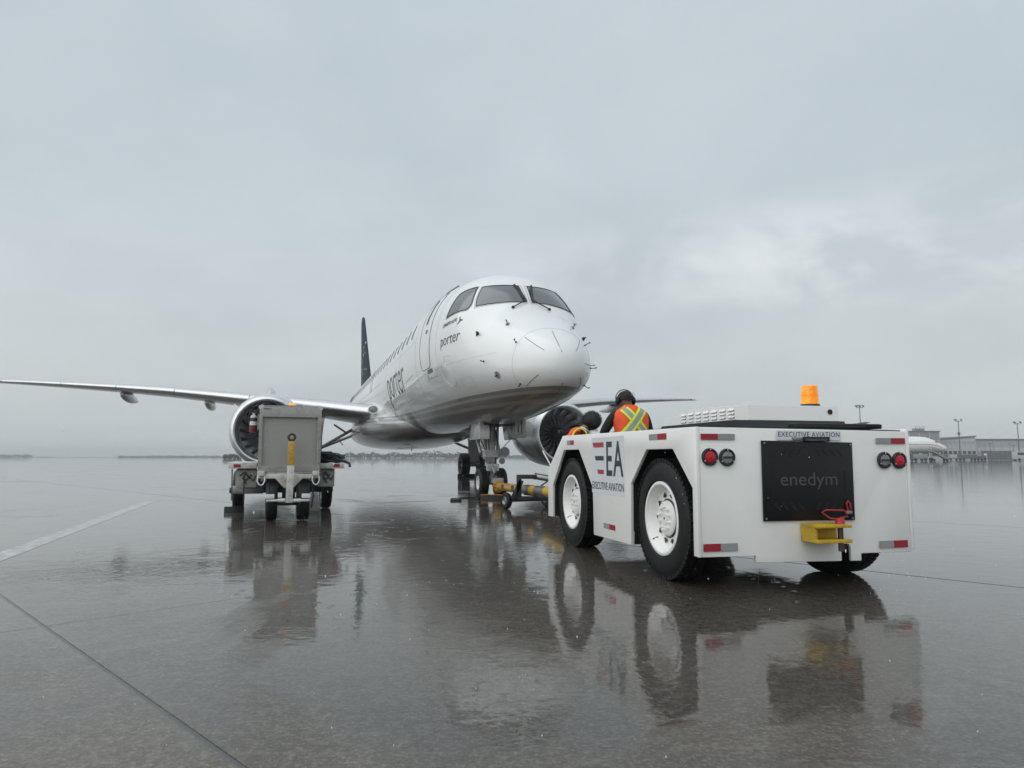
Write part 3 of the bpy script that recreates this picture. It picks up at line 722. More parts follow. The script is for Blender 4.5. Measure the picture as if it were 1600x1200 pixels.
# ---- lettering
def skin_text(name, txt, X0, width, zbase, capz, off=0., refh=None, slope=0., space=1., shear=0., mat_='lettering_grey', mirror=False, ml=.08):
    vs, fs, wd = text2d(txt, off, space); ref = refh or max(b for a, b in vs); pts = []
    for a, b in vs:
        t = a + shear * b
        X = (X0 - t * width / wd); z = zbase + b * capz / ref + slope * a * width / wd; pts.append((X, zphi(X, z)))
    if mirror: pts = [(2 * X0 - width - X, p) for X, p in pts]
    return skin_patch(name, pts, fs, .006, mat_, air, ml, mirror)
skin_text('airline_lettering', 'porter', 12.40, 3.85, 2.93, .77, off=-.012, refh=.50, ml=.12)
skin_text('nose_lettering', 'porter', 3.53, .96, 3.445, .185, off=-.006, refh=.50, slope=.02)
skin_text('maker_lettering', 'EMBRAER', 3.49, .64, 3.87, .085, off=.005, slope=.085, shear=.15)
arrow = [(2.80, 3.845), (2.74, 3.905), (2.755, 3.955), (2.78, 4.01), (2.76, 4.012), (2.71, 3.945), (2.60, 3.915), (2.70, 3.898), (2.76, 3.838)]
pts = [(x, zphi(x, z)) for x, z in arrow]; skin_patch('maker_emblem', pts, [[0, 1, 6, 7, 8], [1, 2, 5, 6], [2, 3, 4, 5]], .006, 'lettering_grey', air, .05)
skin_text('airline_lettering', 'porter', 12.40, 3.85, 2.93, .77, off=-.012, refh=.50, ml=.12, mirror=True)
# ---- nose probes, vanes and drain masts
def probe(X, phd, length, sweep, name='air_data_probe', r=.0075, base=.022):
    a = surfn(X, R_(phd), 0.); b = surfn(X, R_(phd), length); e = b + Vector((-sweep, 0, 0))
    mb = MB().tube([a, a.lerp(b, .5), b, e], [r * 1.5, r, r, r * 1.1], 7)
    bm = bmesh.new(); bmesh.ops.create_icosphere(bm, subdivisions=2, radius=r * 2.0); mb.bm(bm, T(*e))
    n = (b - a).normalized(); mb.cyl(a - n * .004, a + n * .008, base, base * .9, 14); return mb.build(name, 'black', air)
for X, ph in ((1.581, .4), (1.581, 179.6), (.772, 32.9), (.695, -35), (.77, 147), (.70, 180), (.70, 214)): probe(X, ph, .085, .07)
for X, ph in ((1.955, 24.0), (1.955, 156)):
    a = surfn(X, R_(ph), 0); n = (surfn(X, R_(ph), 1) - a).normalized(); up = Vector((0, 0, 1))
    MB().add([a + Vector((-.085, 0, .035)), a + Vector((.07, 0, .06)), a + Vector((.04, 0, .0)), a + Vector((.07, 0, -.05)), a + Vector((-.085, 0, .035)) + n * .05, a + Vector((.07, 0, .06)) + n * .05, a + Vector((.04, 0, 0)) + n * .05, a + Vector((.07, 0, -.05)) + n * .04],
             [(0, 1, 2, 3), (4, 5, 6, 7), (0, 1, 5, 4), (1, 2, 6, 5), (2, 3, 7, 6), (3, 0, 4, 7)]).build('angle_vane', 'black', air, smooth=0)
for X, ph in ((1.381, 51.8), (1.381, 128)):
    a = surfn(X, R_(ph), 0); n = (surfn(X, R_(ph), 1) - a).normalized()
    MB().cyl(a, a + n * .02, .045, .04, 12).tube([a, a + n * .10 + Vector((-.03, 0, 0)), a + n * .08 + Vector((.06, 0, .03))], .015, 6).build('ice_detector', 'dull_metal', air)
for X, ph in ((1.196, -15.8),):
    pts = [(X + .075 * math.cos(t), R_(ph) + .09 * math.sin(t)) for t in [2 * PI * k / 20 for k in range(20)]]
    pl = skin_patch('port_plate', pts, [list(range(20))], .006, 'aircraft_grey', air, .05)
    skin_line('plate_rim', pts + [pts[0]], .006, 'seam', pl); a = surfn(X, R_(ph), .03)
    MB().tube([a + Vector((.07, 0, -.01)), a + Vector((-.07, 0, .0))], .014, 6).tube([a + Vector((-.05, 0, .05)), a + Vector((.05, 0, .045))], .008, 6).build('static_ports', 'black', pl)
pts = [(3.38 + .36 * math.cos(t), R_(-22) + .17 * math.sin(t) + .03 * math.cos(t)) for t in [2 * PI * k / 26 for k in range(26)]]
oval = skin_patch('oval_patch', pts, [list(range(26))], .003, 'aircraft_white', air, .10); skin_line('oval_rim', pts + [pts[0]], .003, 'aircraft_white', oval)  # thin oval and rim laid on the skin, close to its white
for X in (9.5, 21): MB().prism([(0, 0), (.5, 0), (.42, .32), (.25, .35)], -.02, .02, T(X, 0, 5.5) @ RX(PI / 2)).build('antenna_blade', 'aircraft_white', air)
# ---- belly fairing
rows = []
for i in range(33):
    t = i / 32; X = 11.6 + 18.2 * t; e = max(0., math.sin(PI * min(1, t * 1.12) if t < .45 else PI * (.504 + (t - .45) / .55 * .496))) ** .55
    hw = .9 + 1.45 * e; zb = 1.82 - .49 * e; zt = 2.2 + .8 * e; zc = 2.05 + .12 * e; r = []
    for k in range(48):
        a = 2 * PI * k / 48; c, s_ = math.cos(a), math.sin(a); r.append((X, hw * sgp(c, 2.4), zc + (zt - zc if s_ > 0 else zc - zb) * sgp(s_, 2.2)))
    rows.append(r)
bel = MB().grid(rows, wrap=True, capends=True).build('belly_fairing', 'fuselage_paint', air, smooth=60)
for X in (13.6, 15.4, 17.4):
    MB().add([(X, .55, 1.36), (X + .5, .35, 1.34), (X + .5, .75, 1.36)], [(0, 1, 2)]).build('vent', 'black', bel, smooth=0)
MB().tube([(16.8, .2, 1.36), (16.8, .2, 1.24)], .02, 6).build('drain_mast', 'black', bel)
# ---- wings
def airfoil(n=18, t=.12, camber=.018):
    up = []; lo = []
    for i in range(n + 1):
        b = PI * i / n; x = (1 - math.cos(b)) / 2; yt = 5 * t * (.2969 * x ** .5 - .126 * x - .3516 * x * x + .2843 * x ** 3 - .1036 * x ** 4)
        yc = camber * 4 * x * (1 - x); up.append((x, yc + yt)); lo.append((x, yc - yt))
    return up[::-1] + lo[1:-1]
WS = [(1.3, 15.55, 6.6, 2.66, .125), (1.76, 15.80, 6.35, 2.72, .125), (2.4, 16.12, 6.05, 2.80, .125), (4, 16.98, 5.35, 3.02, .122), (6, 18.05, 4.6, 3.27, .118), (8, 19.15, 3.95, 3.52, .112), (10, 20.26, 3.4, 3.76, .11), (12, 21.42, 2.88, 3.95, .105), (14, 22.62, 2.4, 4.12, .10), (16, 23.95, 1.9, 4.29, .10), (17.6, 25.15, 1.45, 4.42, .095), (18.7, 26.3, .95, 4.51, .09), (19.4, 27.2, .45, 4.57, .09)]
def wing_at(L):
    for a, b in zip(WS, WS[1:]):
        if a[0] <= L <= b[0]:
            t = (L - a[0]) / (b[0] - a[0]); return [a[k] + (b[k] - a[k]) * t for k in range(5)]
    return list(WS[-1])
def wsec(L, s_, off=0., part=None):
    _, X, c, z, t = wing_at(L); pts = []
    inc = R_(2.0 - L * .12)
    for x, y in airfoil(18, t):
        if part and x > part: continue
        d = Vector((x - .12, y)); nrm = d.normalized() * off if off else Vector((0, 0))
        px = (x * c + nrm[0]); py = y * c + nrm[1]
        pts.append((X + px * math.cos(inc) + py * math.sin(inc), s_ * L, z - px * math.sin(inc) + py * math.cos(inc)))
    return pts
for s_ in (1, -1):
    wg = MB().grid([wsec(r[0], s_) for r in WS], wrap=True, capends=True).build('wing', 'wing_grey', air, smooth=50)
    for a, b in ((1.85, 6.55), (6.6, 9.6), (9.64, 12.1), (12.14, 14.6), (14.64, 18.2)):
        n = 5; MB().grid([wsec(a + (b - a) * k / n, s_, .012, .11) for k in range(n + 1)]).build('slat', 'bare_metal', wg, smooth=60)
    for L in (8.45, 12.1):
        _, X, c, z, t = wing_at(L); rr = []
        k_ = .8 if L > 15 else 1.
        for i in range(13):
            u_ = i / 12; e = math.sin(PI * (.04 + .92 * u_)) ** .6; e = e * (1 - .35 * u_)
            rr.append([(X + c * .35 + u_ * 3.3 * k_, s_ * L + .22 * k_ * e * math.cos(2 * PI * q / 14), z - .20 - .10 * u_ + .30 * k_ * e * math.sin(2 * PI * q / 14)) for q in range(14)])
        MB().grid(rr, wrap=True, capends=True).build('flap_track_fairing', 'nacelle_paint', wg, smooth=60)
    # wing root fairing with its landing light
    rr = []
    for i in range(15):
        u_ = i / 14; e = math.sin(PI * (.03 + .8 * u_)) ** .5
        rr.append([(15.0 + u_ * 6, s_ * (1.45 + .75 * e * math.cos(2 * PI * q / 20)), 2.66 + .12 * u_ + .55 * e * math.sin(2 * PI * q / 20)) for q in range(20)])
    MB().grid(rr, wrap=True, capends=True).build('root_fairing', 'fuselage_paint', wg, smooth=60)
    bm = bmesh.new(); bmesh.ops.create_uvsphere(bm, u_segments=18, v_segments=10, radius=1)
    MB().bm(bm, T(15.42, s_ * 1.92, 2.80) @ Matrix.Diagonal((.16, .19, .15, 1))).build('landing_light', 'lamp_clear', wg)
    MB().tube([(15.33, s_ * (1.92 + .185 * math.cos(t)), 2.80 + .145 * math.sin(t)) for t in [2 * PI * k / 24 for k in range(24)]], .03, 6, closed=True).build('light_rim', 'aircraft_white', wg)
    _, X, c, z, t = wing_at(18.0)
    bm = bmesh.new(); bmesh.ops.create_icosphere(bm, subdivisions=2, radius=.06); MB().bm(bm, T(X + .02, s_ * 18.0, z)).build('navigation_light', 'lamp_red', wg)
# ---- engines
def make_engine(s_):
    X0, L0, Z0 = 14.9, 5.72, 1.95
    M = T(X0, s_ * L0, Z0) @ RZ(R_(-s_ * 1.0)) @ RY(R_(-1.5)) @ Matrix.Diagonal((1, 1.05, 1.05, 1))
    outer = [(.30, 1.225), (.6, 1.275), (1.0, 1.31), (1.5, 1.325), (2.1, 1.30), (2.8, 1.22), (3.5, 1.08), (3.9, .99), (3.88, .96), (3.2, 1.0), (2.0, 1.0)]
    en = MB().lathe(outer, 72, M).build('engine', 'nacelle_paint', air, smooth=50)
    lip = [(.30, 1.228), (.16, 1.19), (.06, 1.145), (.01, 1.10), (.0, 1.075), (.02, 1.045), (.08, 1.018), (.18, 1.0), (.34, .99)]
    MB().lathe(lip, 72, M).build('inlet_lip', 'bare_metal', en, smooth=60)
    MB().lathe([(.34, .99), (.7, .995), (1.0, 1.005), (1.7, 1.0)], 72, M).build('inlet_duct', 'nacelle_paint', en, smooth=60)
    MB().lathe([(1.30, 1.0), (1.32, .6), (1.32, .05)], 48, M).build('fan_casing', 'black', en)
    MB().lathe([(.47, .012), (.51, .06), (.60, .13), (.75, .22), (.90, .28), (1.15, .31)], 32, M).build('spinner', 'dark_metal', en)
    sw = []
    for k in range(14):
        t = k / 13 * .9 * PI; r = .04 + .14 * k / 13; x = .74 + (r / .28) ** 1.35 * .34; sw.append(M @ Vector((x - .262, r * math.cos(t), r * math.sin(t))))
    MB().tube(sw, .009, 5).build('spinner_swirl', 'label_white', en)
    first = None
    for k in range(18):
        a = 2 * PI * k / 18
        if first is None:
            rw = []
            for i in range(9):
                u_ = i / 8; r = .27 + u_ * .715; tw = R_(28 + 34 * u_); ch = .085 + .05 * math.sin(PI * u_ * .8); lean = .10 * math.sin(u_ * PI) - .05 * u_
                xs = .86 + .06 * math.sin(PI * u_)
                rw.append([(xs + q * ch * math.cos(tw), lean + q * ch * math.sin(tw) + .03 * (q * q - 1), r) for q in (-1, -.6, -.2, .2, .6, 1)])
            first = MB().grid(rw).build('fan_blade', 'fan_blade', en, smooth=80, fixn=False); first.matrix_local = M @ RX(a)
        else: c = copy_part(first, en); c.matrix_local = M @ RX(a)
    MB().lathe([(3.3, .80), (4.3, .66), (4.8, .52), (4.78, .48), (3.4, .5)], 40, M).build('core_nozzle', 'dull_metal', en)
    MB().lathe([(4.2, .38), (4.9, .30), (5.5, .05)], 32, M).build('exhaust_cone', 'dark_metal', en)
    for sg in (1, -1):
        an = R_(52); M2 = M @ RX(sg * an)
        MB().prism([(.75, 1.26), (1.75, 1.30), (1.72, 1.56), (1.35, 1.53)], -.012, .012, M2 @ RX(PI / 2)).build('strake', 'aircraft_white', en)
    # pylon
    rr = []
    for x, z0, z1, hw in ((1.3, 1.28, 1.40, .02), (1.8, 1.25, 1.72, .16), (2.8, 1.0, 1.75, .24), (4.2, .6, 1.5, .22), (5.6, .9, 1.45, .05)):
        rr.append([(X0 + x, s_ * L0 + hw * math.cos(2 * PI * q / 12), Z0 + (z0 + z1) / 2 + (z1 - z0) / 2 * math.sin(2 * PI * q / 12)) for q in range(12)])
    MB().grid(rr, wrap=True, capends=True).build('pylon', 'nacelle_paint', en, smooth=50)
make_engine(1); make_engine(-1)
# ---- tail
rows = []
for z, X0, c in ((5.0, 35.6, 8.6), (5.6, 36.6, 7.8), (6.5, 37.9, 6.9), (8.5, 39.9, 5.3), (10.5, 41.9, 3.75), (11.7, 43.1, 2.8), (11.95, 43.7, 1.9)):
    rows.append([(X0 + x * c, y * c, z) for x, y in airfoil(12, .075, 0.)])
MB().grid(rows, wrap=True, capends=True).build('tail_fin', 'fin_paint', air, smooth=50)
for s_ in (1, -1):
    rows = [[(X0 + x * c, s_ * L, z + y * c) for x, y in airfoil(12, .10, 0.)] for L, X0, c, z in ((.5, 40.2, 4.0, 4.75), (4, 42.2, 2.7, 4.95), (6.9, 43.9, 1.6, 5.1))]
    MB().grid(rows, wrap=True, capends=True).build('tailplane', 'wing_grey', air, smooth=50)
# ---- landing gear
def tyre_prof(R, W, rim):
    h = W / 2; return [(-h * .78, rim), (-h * .98, rim + (R - rim) * .28), (-h, rim + (R - rim) * .55), (-h * .90, R - (R - rim) * .14), (-h * .68, R - .006), (-h * .5, R), (-h * .47, R - .012), (-h * .40, R - .012), (-h * .37, R), (-h * .06, R), (-h * .04, R - .012), (h * .04, R - .012), (h * .06, R), (h * .37, R), (h * .40, R - .012), (h * .47, R - .012), (h * .5, R), (h * .68, R - .006), (h * .90, R - (R - rim) * .14), (h, rim + (R - rim) * .55), (h * .98, rim + (R - rim) * .28), (h * .78, rim)]
def gear_wheel(x, y, R, W, rim, parent, outs):
    M = T(x, y, R) @ RZ(PI / 2)
    MB().lathe(tyre_prof(R, W, rim), 40, M).build('tyre', 'rubber', parent, smooth=50)
    h = W / 2
    mb = MB().lathe([(-h * .8, rim), (-h * .86, rim * .98), (-h * .84, rim * .88), (-h * .45, rim * .82), (-h * .40, rim * .45), (-h * .62, rim * .40), (-h * .62, .01)], 32, M)
    mb.lathe([(h * .8, rim), (h * .86, rim * .98), (h * .84, rim * .88), (h * .45, rim * .82), (h * .40, rim * .45), (h * .62, rim * .40), (h * .62, .01)], 32, M)
    for k in range(8):
        t = 2 * PI * k / 8
        for sg in (-1, 1): mb.cyl(M @ Vector((sg * h * .40, rim * .62 * math.cos(t), rim * .62 * math.sin(t))), M @ Vector((sg * h * .55, rim * .62 * math.cos(t), rim * .62 * math.sin(t))), rim * .07, n=7)
    mb.build('wheel_rim', 'aircraft_white' if R < .45 else 'dark_metal', parent, smooth=40)
NX = 5.2
ng = MB()
ng.cyl((NX, 0, .80), (NX, 0, 2.1), .115, n=20).cyl((NX, 0, .34), (NX, 0, .84), .070, n=16).cyl((NX, 0, .78), (NX, 0, .98), .15, .15, n=20).cyl((NX, 0, 1.28), (NX, 0, 1.36), .135, n=20)
ng.cyl((NX, -.30, .36), (NX, .30, .36), .05, n=12).cyl((NX + .02, 0, .36), (NX - .26, 0, .40), .035, n=10)
ng.tube([(NX - .14, 0, .82), (NX - .34, 0, .62), (NX - .10, 0, .42)], .028, 8)
for y in (-.16, .16): ng.tube([(NX, y, .95), (NX - .05, y, 1.85)], .035, 8); ng.tube([(NX + .05, y * 1.5, 1.1), (NX + .9, y * 1.7, 1.95)], .045, 8)
for y in (-.10, .10): ng.tube([(NX - .12, y, .95), (NX - .12, y * 1.4, 1.9)], .014, 6)
ng.box(-.18, .18, -.2, .2, -.09, .09, T(NX - .04, 0, 1.08)).box(-.1, .1, -.12, .12, -.06, .06, T(NX - .12, 0, .72))
ngo = ng.build('nose_gear', 'gear_paint', air)
for y in (-.235, .235): gear_wheel(NX, y, .365, .235, .175, ngo, 0)
def round_lamp(p, r, parent, name='gear_lamp'):
    p = Vector(p); MB().cyl(p, p + Vector((.10, 0, 0)), r, r * .7, 20).cyl(p - Vector((.012, 0, 0)), p, r * 1.04, n=20).build(name, 'dull_metal', parent)
    MB().cyl(p - Vector((.02, 0, 0)), p - Vector((.013, 0, 0)), r * .9, n=20).build('lamp_glass', 'lamp_clear', parent)
round_lamp((NX - .30, -.27, 1.12), .125, ngo); round_lamp((NX - .26, .14, .92), .078, ngo); round_lamp((NX - .24, -.22, .90), .075, ngo)
hoses = MB()
for y, r in ((.06, .012), (-.07, .012), (.2, .009)): hoses.tube([(NX - .13, y, 1.75), (NX - .18, y * 1.8, 1.35), (NX - .16, y * 1.2, .95), (NX - .1, y, .55)], r, 6)
hoses.build('hydraulic_hose', 'hose_black', ngo)
pl = MB().box(-.02, .02, -.16, .16, -.09, .09, T(NX - .17, 0, .74)).build('data_plate', 'label_white', ngo, smooth=0)
Mt = basis((NX - .192, .13, .71), (0, -1, 0), (0, 0, 1), (-1, 0, 0)); flat_text('plate_lettering', '903 PTT', Mt, .26, .055, 'lettering_grey', ngo)
# doors of the nose bay
dl = MB().box(-.50, .50, -.015, .015, -.44, .0, T(NX - .15, .40, 1.86) @ RX(R_(8)), ch=.01).build('nose_gear_door', 'aircraft_grey', air)
d2 = MB().box(-.50, .50, -.015, .015, -.44, .0, T(NX - .15, -.40, 1.86) @ RX(R_(-8)), ch=.01).build('nose_gear_door', 'aircraft_grey', air)
dfront = MB().box(-.02, .02, -.13, .13, -.45, 0, T(NX - .62, .34, 1.87) @ RY(R_(4)), ch=.01).build('front_bay_door', 'nacelle_paint', air)
for k, tx in enumerate(('903', 'ZEV', 'PTT')):
    flat_text('door_lettering', tx, basis((NX - .645 + .026 * (k * .07), .36, 1.72 - k * .09), (0, -1, 0), (0, 0, 1), (-1, 0, 0)), .13, .055, 'lettering_grey', dfront)
d4 = MB().box(-.02, .02, -.17, .17, -.44, 0, T(NX - .60, -.55, 1.90) @ RY(R_(2)), ch=.01)
d4.box(-.05, .0, -.12, -.06, -.38, -.02, T(NX - .62, -.55, 1.92)).box(-.05, .0, .06, .12, -.38, -.02, T(NX - .62, -.55, 1.92)).box(-.06, 0, -.03, .03, -.30, -.12, T(NX - .62, -.55, 1.92)).build('open_bay_door', 'gear_paint', air)
for y in (-.42, .38): MB().tube([(NX - .40, y, 1.45), (NX - .1, y * .35, 1.10)], .012, 6).build('door_rod', 'dull_metal', air)
MB().box(-.7, .9, -.36, .36, -.03, .03, T(NX, 0, 1.80)).build('wheel_well', 'black', air, smooth=0)
MX, ML = 22.9, 3.85
for s_ in (1, -1):
    y = s_ * ML
    mg = MB().cyl((MX, y, .6), (MX, y - s_ * .25, 3.0), .15, .17, n=20).cyl((MX, y, .52), (MX, y, 1.0), .10, n=16).cyl((MX, y - .62, .60), (MX, y + .62, .60), .085, n=14)
    mg.tube([(MX - .05, y - s_ * .05, 1.35), (MX - .1, y - s_ * 2.0, 2.15)], .07, 8).tube([(MX + .2, y, 1.0), (MX + .4, y, .75), (MX + .12, y, .55)], .05, 8).box(-.28, -.12, -.3, .3, .75, 2.3, T(MX, y, 0))
    mgo = mg.build('main_gear', 'gear_paint', air)
    for dy in (-.47, .47): gear_wheel(MX, y + dy, .60, .44, .29, mgo, 0)
    MB().box(-.55, .55, -.03, .03, -1.3, .0, T(MX, y + s_ * .42, 2.7) @ RX(R_(s_ * 8)), ch=.02).build('gear_door', 'wing_grey', mgo)
    MB().tube([(MX - .2, y + .4 * s_, 2.6), (MX - .25, y + .75 * s_, 1.9), (MX - .1, y + .7 * s_, 1.2)], .025, 6).build('brake_hose', 'hose_black', mgo)
# landing light brace and hinge hardware seen under the wing root
MB().tube([(20.6, 2.1, 2.35), (22.4, 3.5, 1.5)], .07, 8).tube([(20.9, 2.5, 2.05), (20.9, 3.1, 2.45)], .04, 8).tube([(21.4, 2.75, 2.0), (21.4, 2.85, 1.75), (21.5, 2.65, 1.55)], .022, 6).build('side_brace', 'gear_paint', air)
#@@TUG
# ================================================================== the tug
# local frame: x to the right across the rear, y forward, origin at the near rear corner
tug = empty('aircraft_tug', (1.355, 5.211, 0), math.atan2(.248, .969))
tag(tug, 'white four-wheeled aircraft tug with black rear panel and amber beacon', 'tug')
TW, TL, TZ = 1.90, 3.67, 1.225
side_poly = [(0., 1.223), (3.09, 1.243), (3.665, .845), (3.67, .28), (3.49, .285), (3.485, .66), (3.05, 1.08), (2.545, 1.08), (2.135, .685), (2.12, .215), (1.20, .222), (1.185, .76), (.85, 1.063), (.37, 1.063), (.068, .77), (.072, .275), (0., .272)]
for x0 in (0., TW - .03):
    M = basis((x0, 0, 0), (0, 1, 0), (0, 0, 1), (1, 0, 0))
    MB().prism(side_poly, 0, .03, M).build('side_panel', 'tug_white', tug, bevel=.006)
rear_poly = [(.032, 1.222), (.032, .272), (.478, .268), (.478, .219), (1.222, .204), (1.222, .30), (1.24, .328), (1.266, .336), (1.292, .328), (1.308, .30), (1.308, .202), (1.401, .200), (1.401, .256), (1.868, .254), (1.868, 1.205)]
rear = MB().prism(rear_poly, 0, .03, basis((0, .004, 0), (1, 0, 0), (0, 0, 1), (0, -1, 0)) @ T(0, 0, -.034)).build('rear_panel', 'tug_white', tug, bevel=.005)
# y of the outer rear face = .004
RF = 0.0   # outer plane of the rear panel
def rearM(x, z, y=RF): return basis((x, y, z), (1, 0, 0), (0, 0, 1), (0, -1, 0))
MB().prism([(.05, 1.235), (1.85, 1.215), (1.85, 1.19), (.05, 1.205)], .035, 2.35, basis((0, 0, 0), (1, 0, 0), (0, 0, 1), (0, 1, 0))).build('deck', 'black', tug)
MB().box(.31, 1.59, .10, 3.55, .27, .42).build('chassis', 'black', tug, smooth=0)
MB().box(.34, 1.56, .06, 2.28, .42, 1.18).build('battery_case', 'black', tug, smooth=0)
for y0, y1 in ((.075, 1.18), (2.14, 3.48)):
    for xa, xb in ((.31, .335), (1.565, 1.59)): MB().box(xa, xb, y0, y1, .421, 1.06).build('wheel_well', 'black', tug, smooth=0)
for arch in ([(3.487, .29), (3.483, .663), (3.053, 1.084), (2.542, 1.084), (2.130, .688), (2.116, .222)], [(1.196, .226), (1.181, .762), (.848, 1.067), (.372, 1.067), (.0695, .772), (.0735, .28)]):
    for xa, xb in ((.031, .312), (TW - .312, TW - .031)):
        MB().grid([[(xa, y, z), (xb, y, z)] for y, z in arch]).build('arch_liner', 'black', tug, smooth=0, fixn=False)
MB().box(.035, TW - .035, TL - .03, TL, .30, .83, ch=.004).build('front_panel', 'tug_white', tug)
MB().box(.30, 1.60, 2.30, 2.35, .42, 1.20).build('bulkhead', 'black', tug, smooth=0)
MB().box(.34, 1.56, 2.36, 3.63, .425, .45).build('cab_floor', 'dark_metal', tug, smooth=0)
MB().prism([(.0, .83), (.0, .86), (.5, 1.20), (.52, 1.17)], .25, 1.65, basis((0, TL, 0), (0, -1, 0), (0, 0, 1), (1, 0, 0))).build('dashboard', 'tug_white', tug)
for x, y, z in ((.78, 2.62, .93), (1.28, 2.62, .93)):
    sx_ = .24
    st = MB().box(x - sx_, x + sx_, y - .02, y + .42, z - .10, z, ch=.03).box(x - sx_, x + sx_, y - .10, y - .025, z - .1, z + .22, ch=.03).build('seat', 'black', tug)
    MB().box(x - sx_ * .8, x + sx_ * .8, y + .02, y + .36, .451, z - .101).build('seat_base', 'dark_metal', tug, smooth=0)
sw = MB().tube([(.80 + .17 * math.cos(t), 3.22 + .07 * math.sin(t), 1.16 + .15 * math.sin(t)) for t in [2 * PI * k / 24 for k in range(24)]], .016, 8, closed=True)
sw.tube([(.80, 3.22, 1.16), (.80, 3.40, .98)], .025, 8).tube([(.63, 3.22, 1.16), (.97, 3.22, 1.16)], .013, 6).build('steering_wheel', 'black', tug)
# ---- hood with louvres
hood = MB()
Mh = basis((0, 0, 0), (0, 1, 0), (0, 0, 1), (1, 0, 0))
hood.prism([(.45, 1.305), (.47, 1.435), (1.50, 1.455), (1.92, 1.355), (1.95, 1.305)], .74, 1.62, Mh)
hd = hood.build('hood', 'tug_white', tug, smooth=0, bevel=.002)
MB().prism([(.40, 1.236), (.44, 1.304), (1.75, 1.304), (1.85, 1.24)], .60, 1.66, Mh).build('rubber_skirt', 'black', tug, smooth=0)
fl = MB()
rnd = random.Random(5)
for k in range(16):
    y = .34 + k * .04; x = 1.665 + rnd.uniform(0, .02); z = 1.29 + rnd.uniform(-.01, .012)
    fl.add([(1.60, y, 1.238), (1.60, y + .04, 1.238), (x + .17, y + .045, z), (x + .17, y - .002, z - .004)], [(0, 1, 2, 3)])
fl.box(1.0, 1.82, .20, .30, 1.232, 1.272, ch=.008).box(1.66, 1.83, .20, .95, 1.232, 1.27, ch=.008)
fl.build('rubber_flap', 'black', tug, smooth=0, fixn=False)
for k in range(7):
    y = .66 + k * .142
    for r in range(3):
        z = 1.345 + r * .030 + .002 * k * (r - 1) * .2
        if r == 2 and k == 6: z -= .004
        lv = MB().prism([(0, 0), (-.012, -.004), (-.012, -.010), (0, .014)], 0, .095, basis((.7395, y, z), (1, 0, 0), (0, 0, 1), (0, 1, 0)))
        lv.build('louvre', 'tug_white', hd, smooth=0)
        MB().box(.7385, .7394, y + .004, y + .091, z - .011, z - .003).build('louvre_slot', 'black', hd, smooth=0)
MB().cyl((1.535, .459, 1.385), (1.535, .452, 1.385), .022, n=18).build('vent_hole', 'black', hd)
# ---- beacon
bx, by, bz = 1.45, .60, 1.437
MB().cyl((bx, by, bz), (bx, by, bz + .022), .082, .080, 28).build('beacon_base', 'dark_metal', tug)
prof = [(0, .0), (0, .074), (.075, .071), (.077, .074), (.083, .074), (.085, .070), (.155, .066), (.162, .060), (.164, .0)]
MB().lathe(prof, 32, T(bx, by, bz + .022) @ RY(-PI / 2)).build('beacon_lens', 'amber_lens', tug, smooth=35)
# ---- rear grille panel
pm = MB().prism([(.545, 1.124), (1.348, 1.113), (1.342, .514), (.541, .522)], 0, .012, rearM(0, 0)); pan = pm.build('grille_panel', 'black_gloss', tug, bevel=.002)
for x, z in ((.565, 1.105), (1.33, 1.095), (1.32, .53), (.56, .54)): MB().cyl((x, RF - .012, z), (x, RF - .018, z), .008, n=10).build('bolt', 'dull_metal', pan)
def slot(cx, cz, L, wd, ang):
    M = rearM(cx, cz, RF - .0122) @ RZ(ang); MB().prism(rounded(-L / 2, L / 2, -wd / 2, wd / 2, wd * .48, 3), 0, .0008, M).build('slot', 'rubber', pan, smooth=0)
for k in range(4):
    slot(.665 + k * .065, 1.035, .075, .016, R_(52)); slot(1.03 + k * .065, 1.035, .075, .016, R_(-48))
    slot(.665 + k * .068, .625, .08, .018, R_(-48)); slot(1.02 + k * .068, .625, .08, .018, R_(50))
slot(.635, .80, .20, .018, PI / 2); slot(1.265, .80, .20, .018, PI / 2)
flat_text('panel_lettering', 'enedym', rearM(.695, .785, RF - .0125), .50, .077, 'panel_grey', pan, off=-.004, fixh=.74 * .72)
MB().box(.90, 1.135, RF - .03, RF - .0125, 1.118, 1.155, ch=.004).build('latch', 'black', tug)
MB().box(.815, .895, RF - .02, RF - .001, 1.128, 1.150, ch=.003).build('latch_bracket', 'dull_metal', tug)
flat_text('latch_lettering', 'EMERGENCY STOP', rearM(.925, 1.125, RF - .0305), .18, .009, 'reflector_grey', tug)
lp = MB().box(.68, 1.255, RF - .0035, RF - .001, 1.130, 1.203).build('name_label', 'label_white', tug, smooth=0)
flat_text('name_lettering', 'EXECUTIVE AVIATION', rearM(.696, 1.155, RF - .004), .545, .037, 'lettering_navy', lp, off=.002, space=1.12)
# ---- side sign
def sideM(y, z, x=0.): return basis((x, y, z), (0, -1, 0), (0, 0, 1), (-1, 0, 0))
sg = MB().prism([(0, 0), (.83, 0), (.83, .555), (0, .555)], .0005, .002, sideM(2.145, .640)).build('sign_panel', 'label_white', tug, smooth=0)
SM = sideM(2.145, .640, -.0022)
def bar(x0, x1, y0, y1, sl, m): MB().add([(x0 + sl, y0, .001), (x1, y0, .001), (x1, y1, .001), (x0, y1, .001)], [(0, 1, 2, 3)], SM).build('emblem_bar', m, sg, smooth=0, fixn=False)
bar(.03, .33, .455, .505, .025, 'lettering_red'); bar(.09, .33, .325, .370, .02, 'lettering_navy'); bar(.15, .33, .192, .235, .02, 'lettering_red')
flat_text('sign_lettering', 'EA', SM @ T(.40, .185, 0), .41, .325, 'lettering_navy', sg, off=.014, space=1.15)
flat_text('sign_lettering', 'EXECUTIVE AVIATION', SM @ T(.018, .042, 0), .80, .072, 'lettering_navy', sg, off=.010)
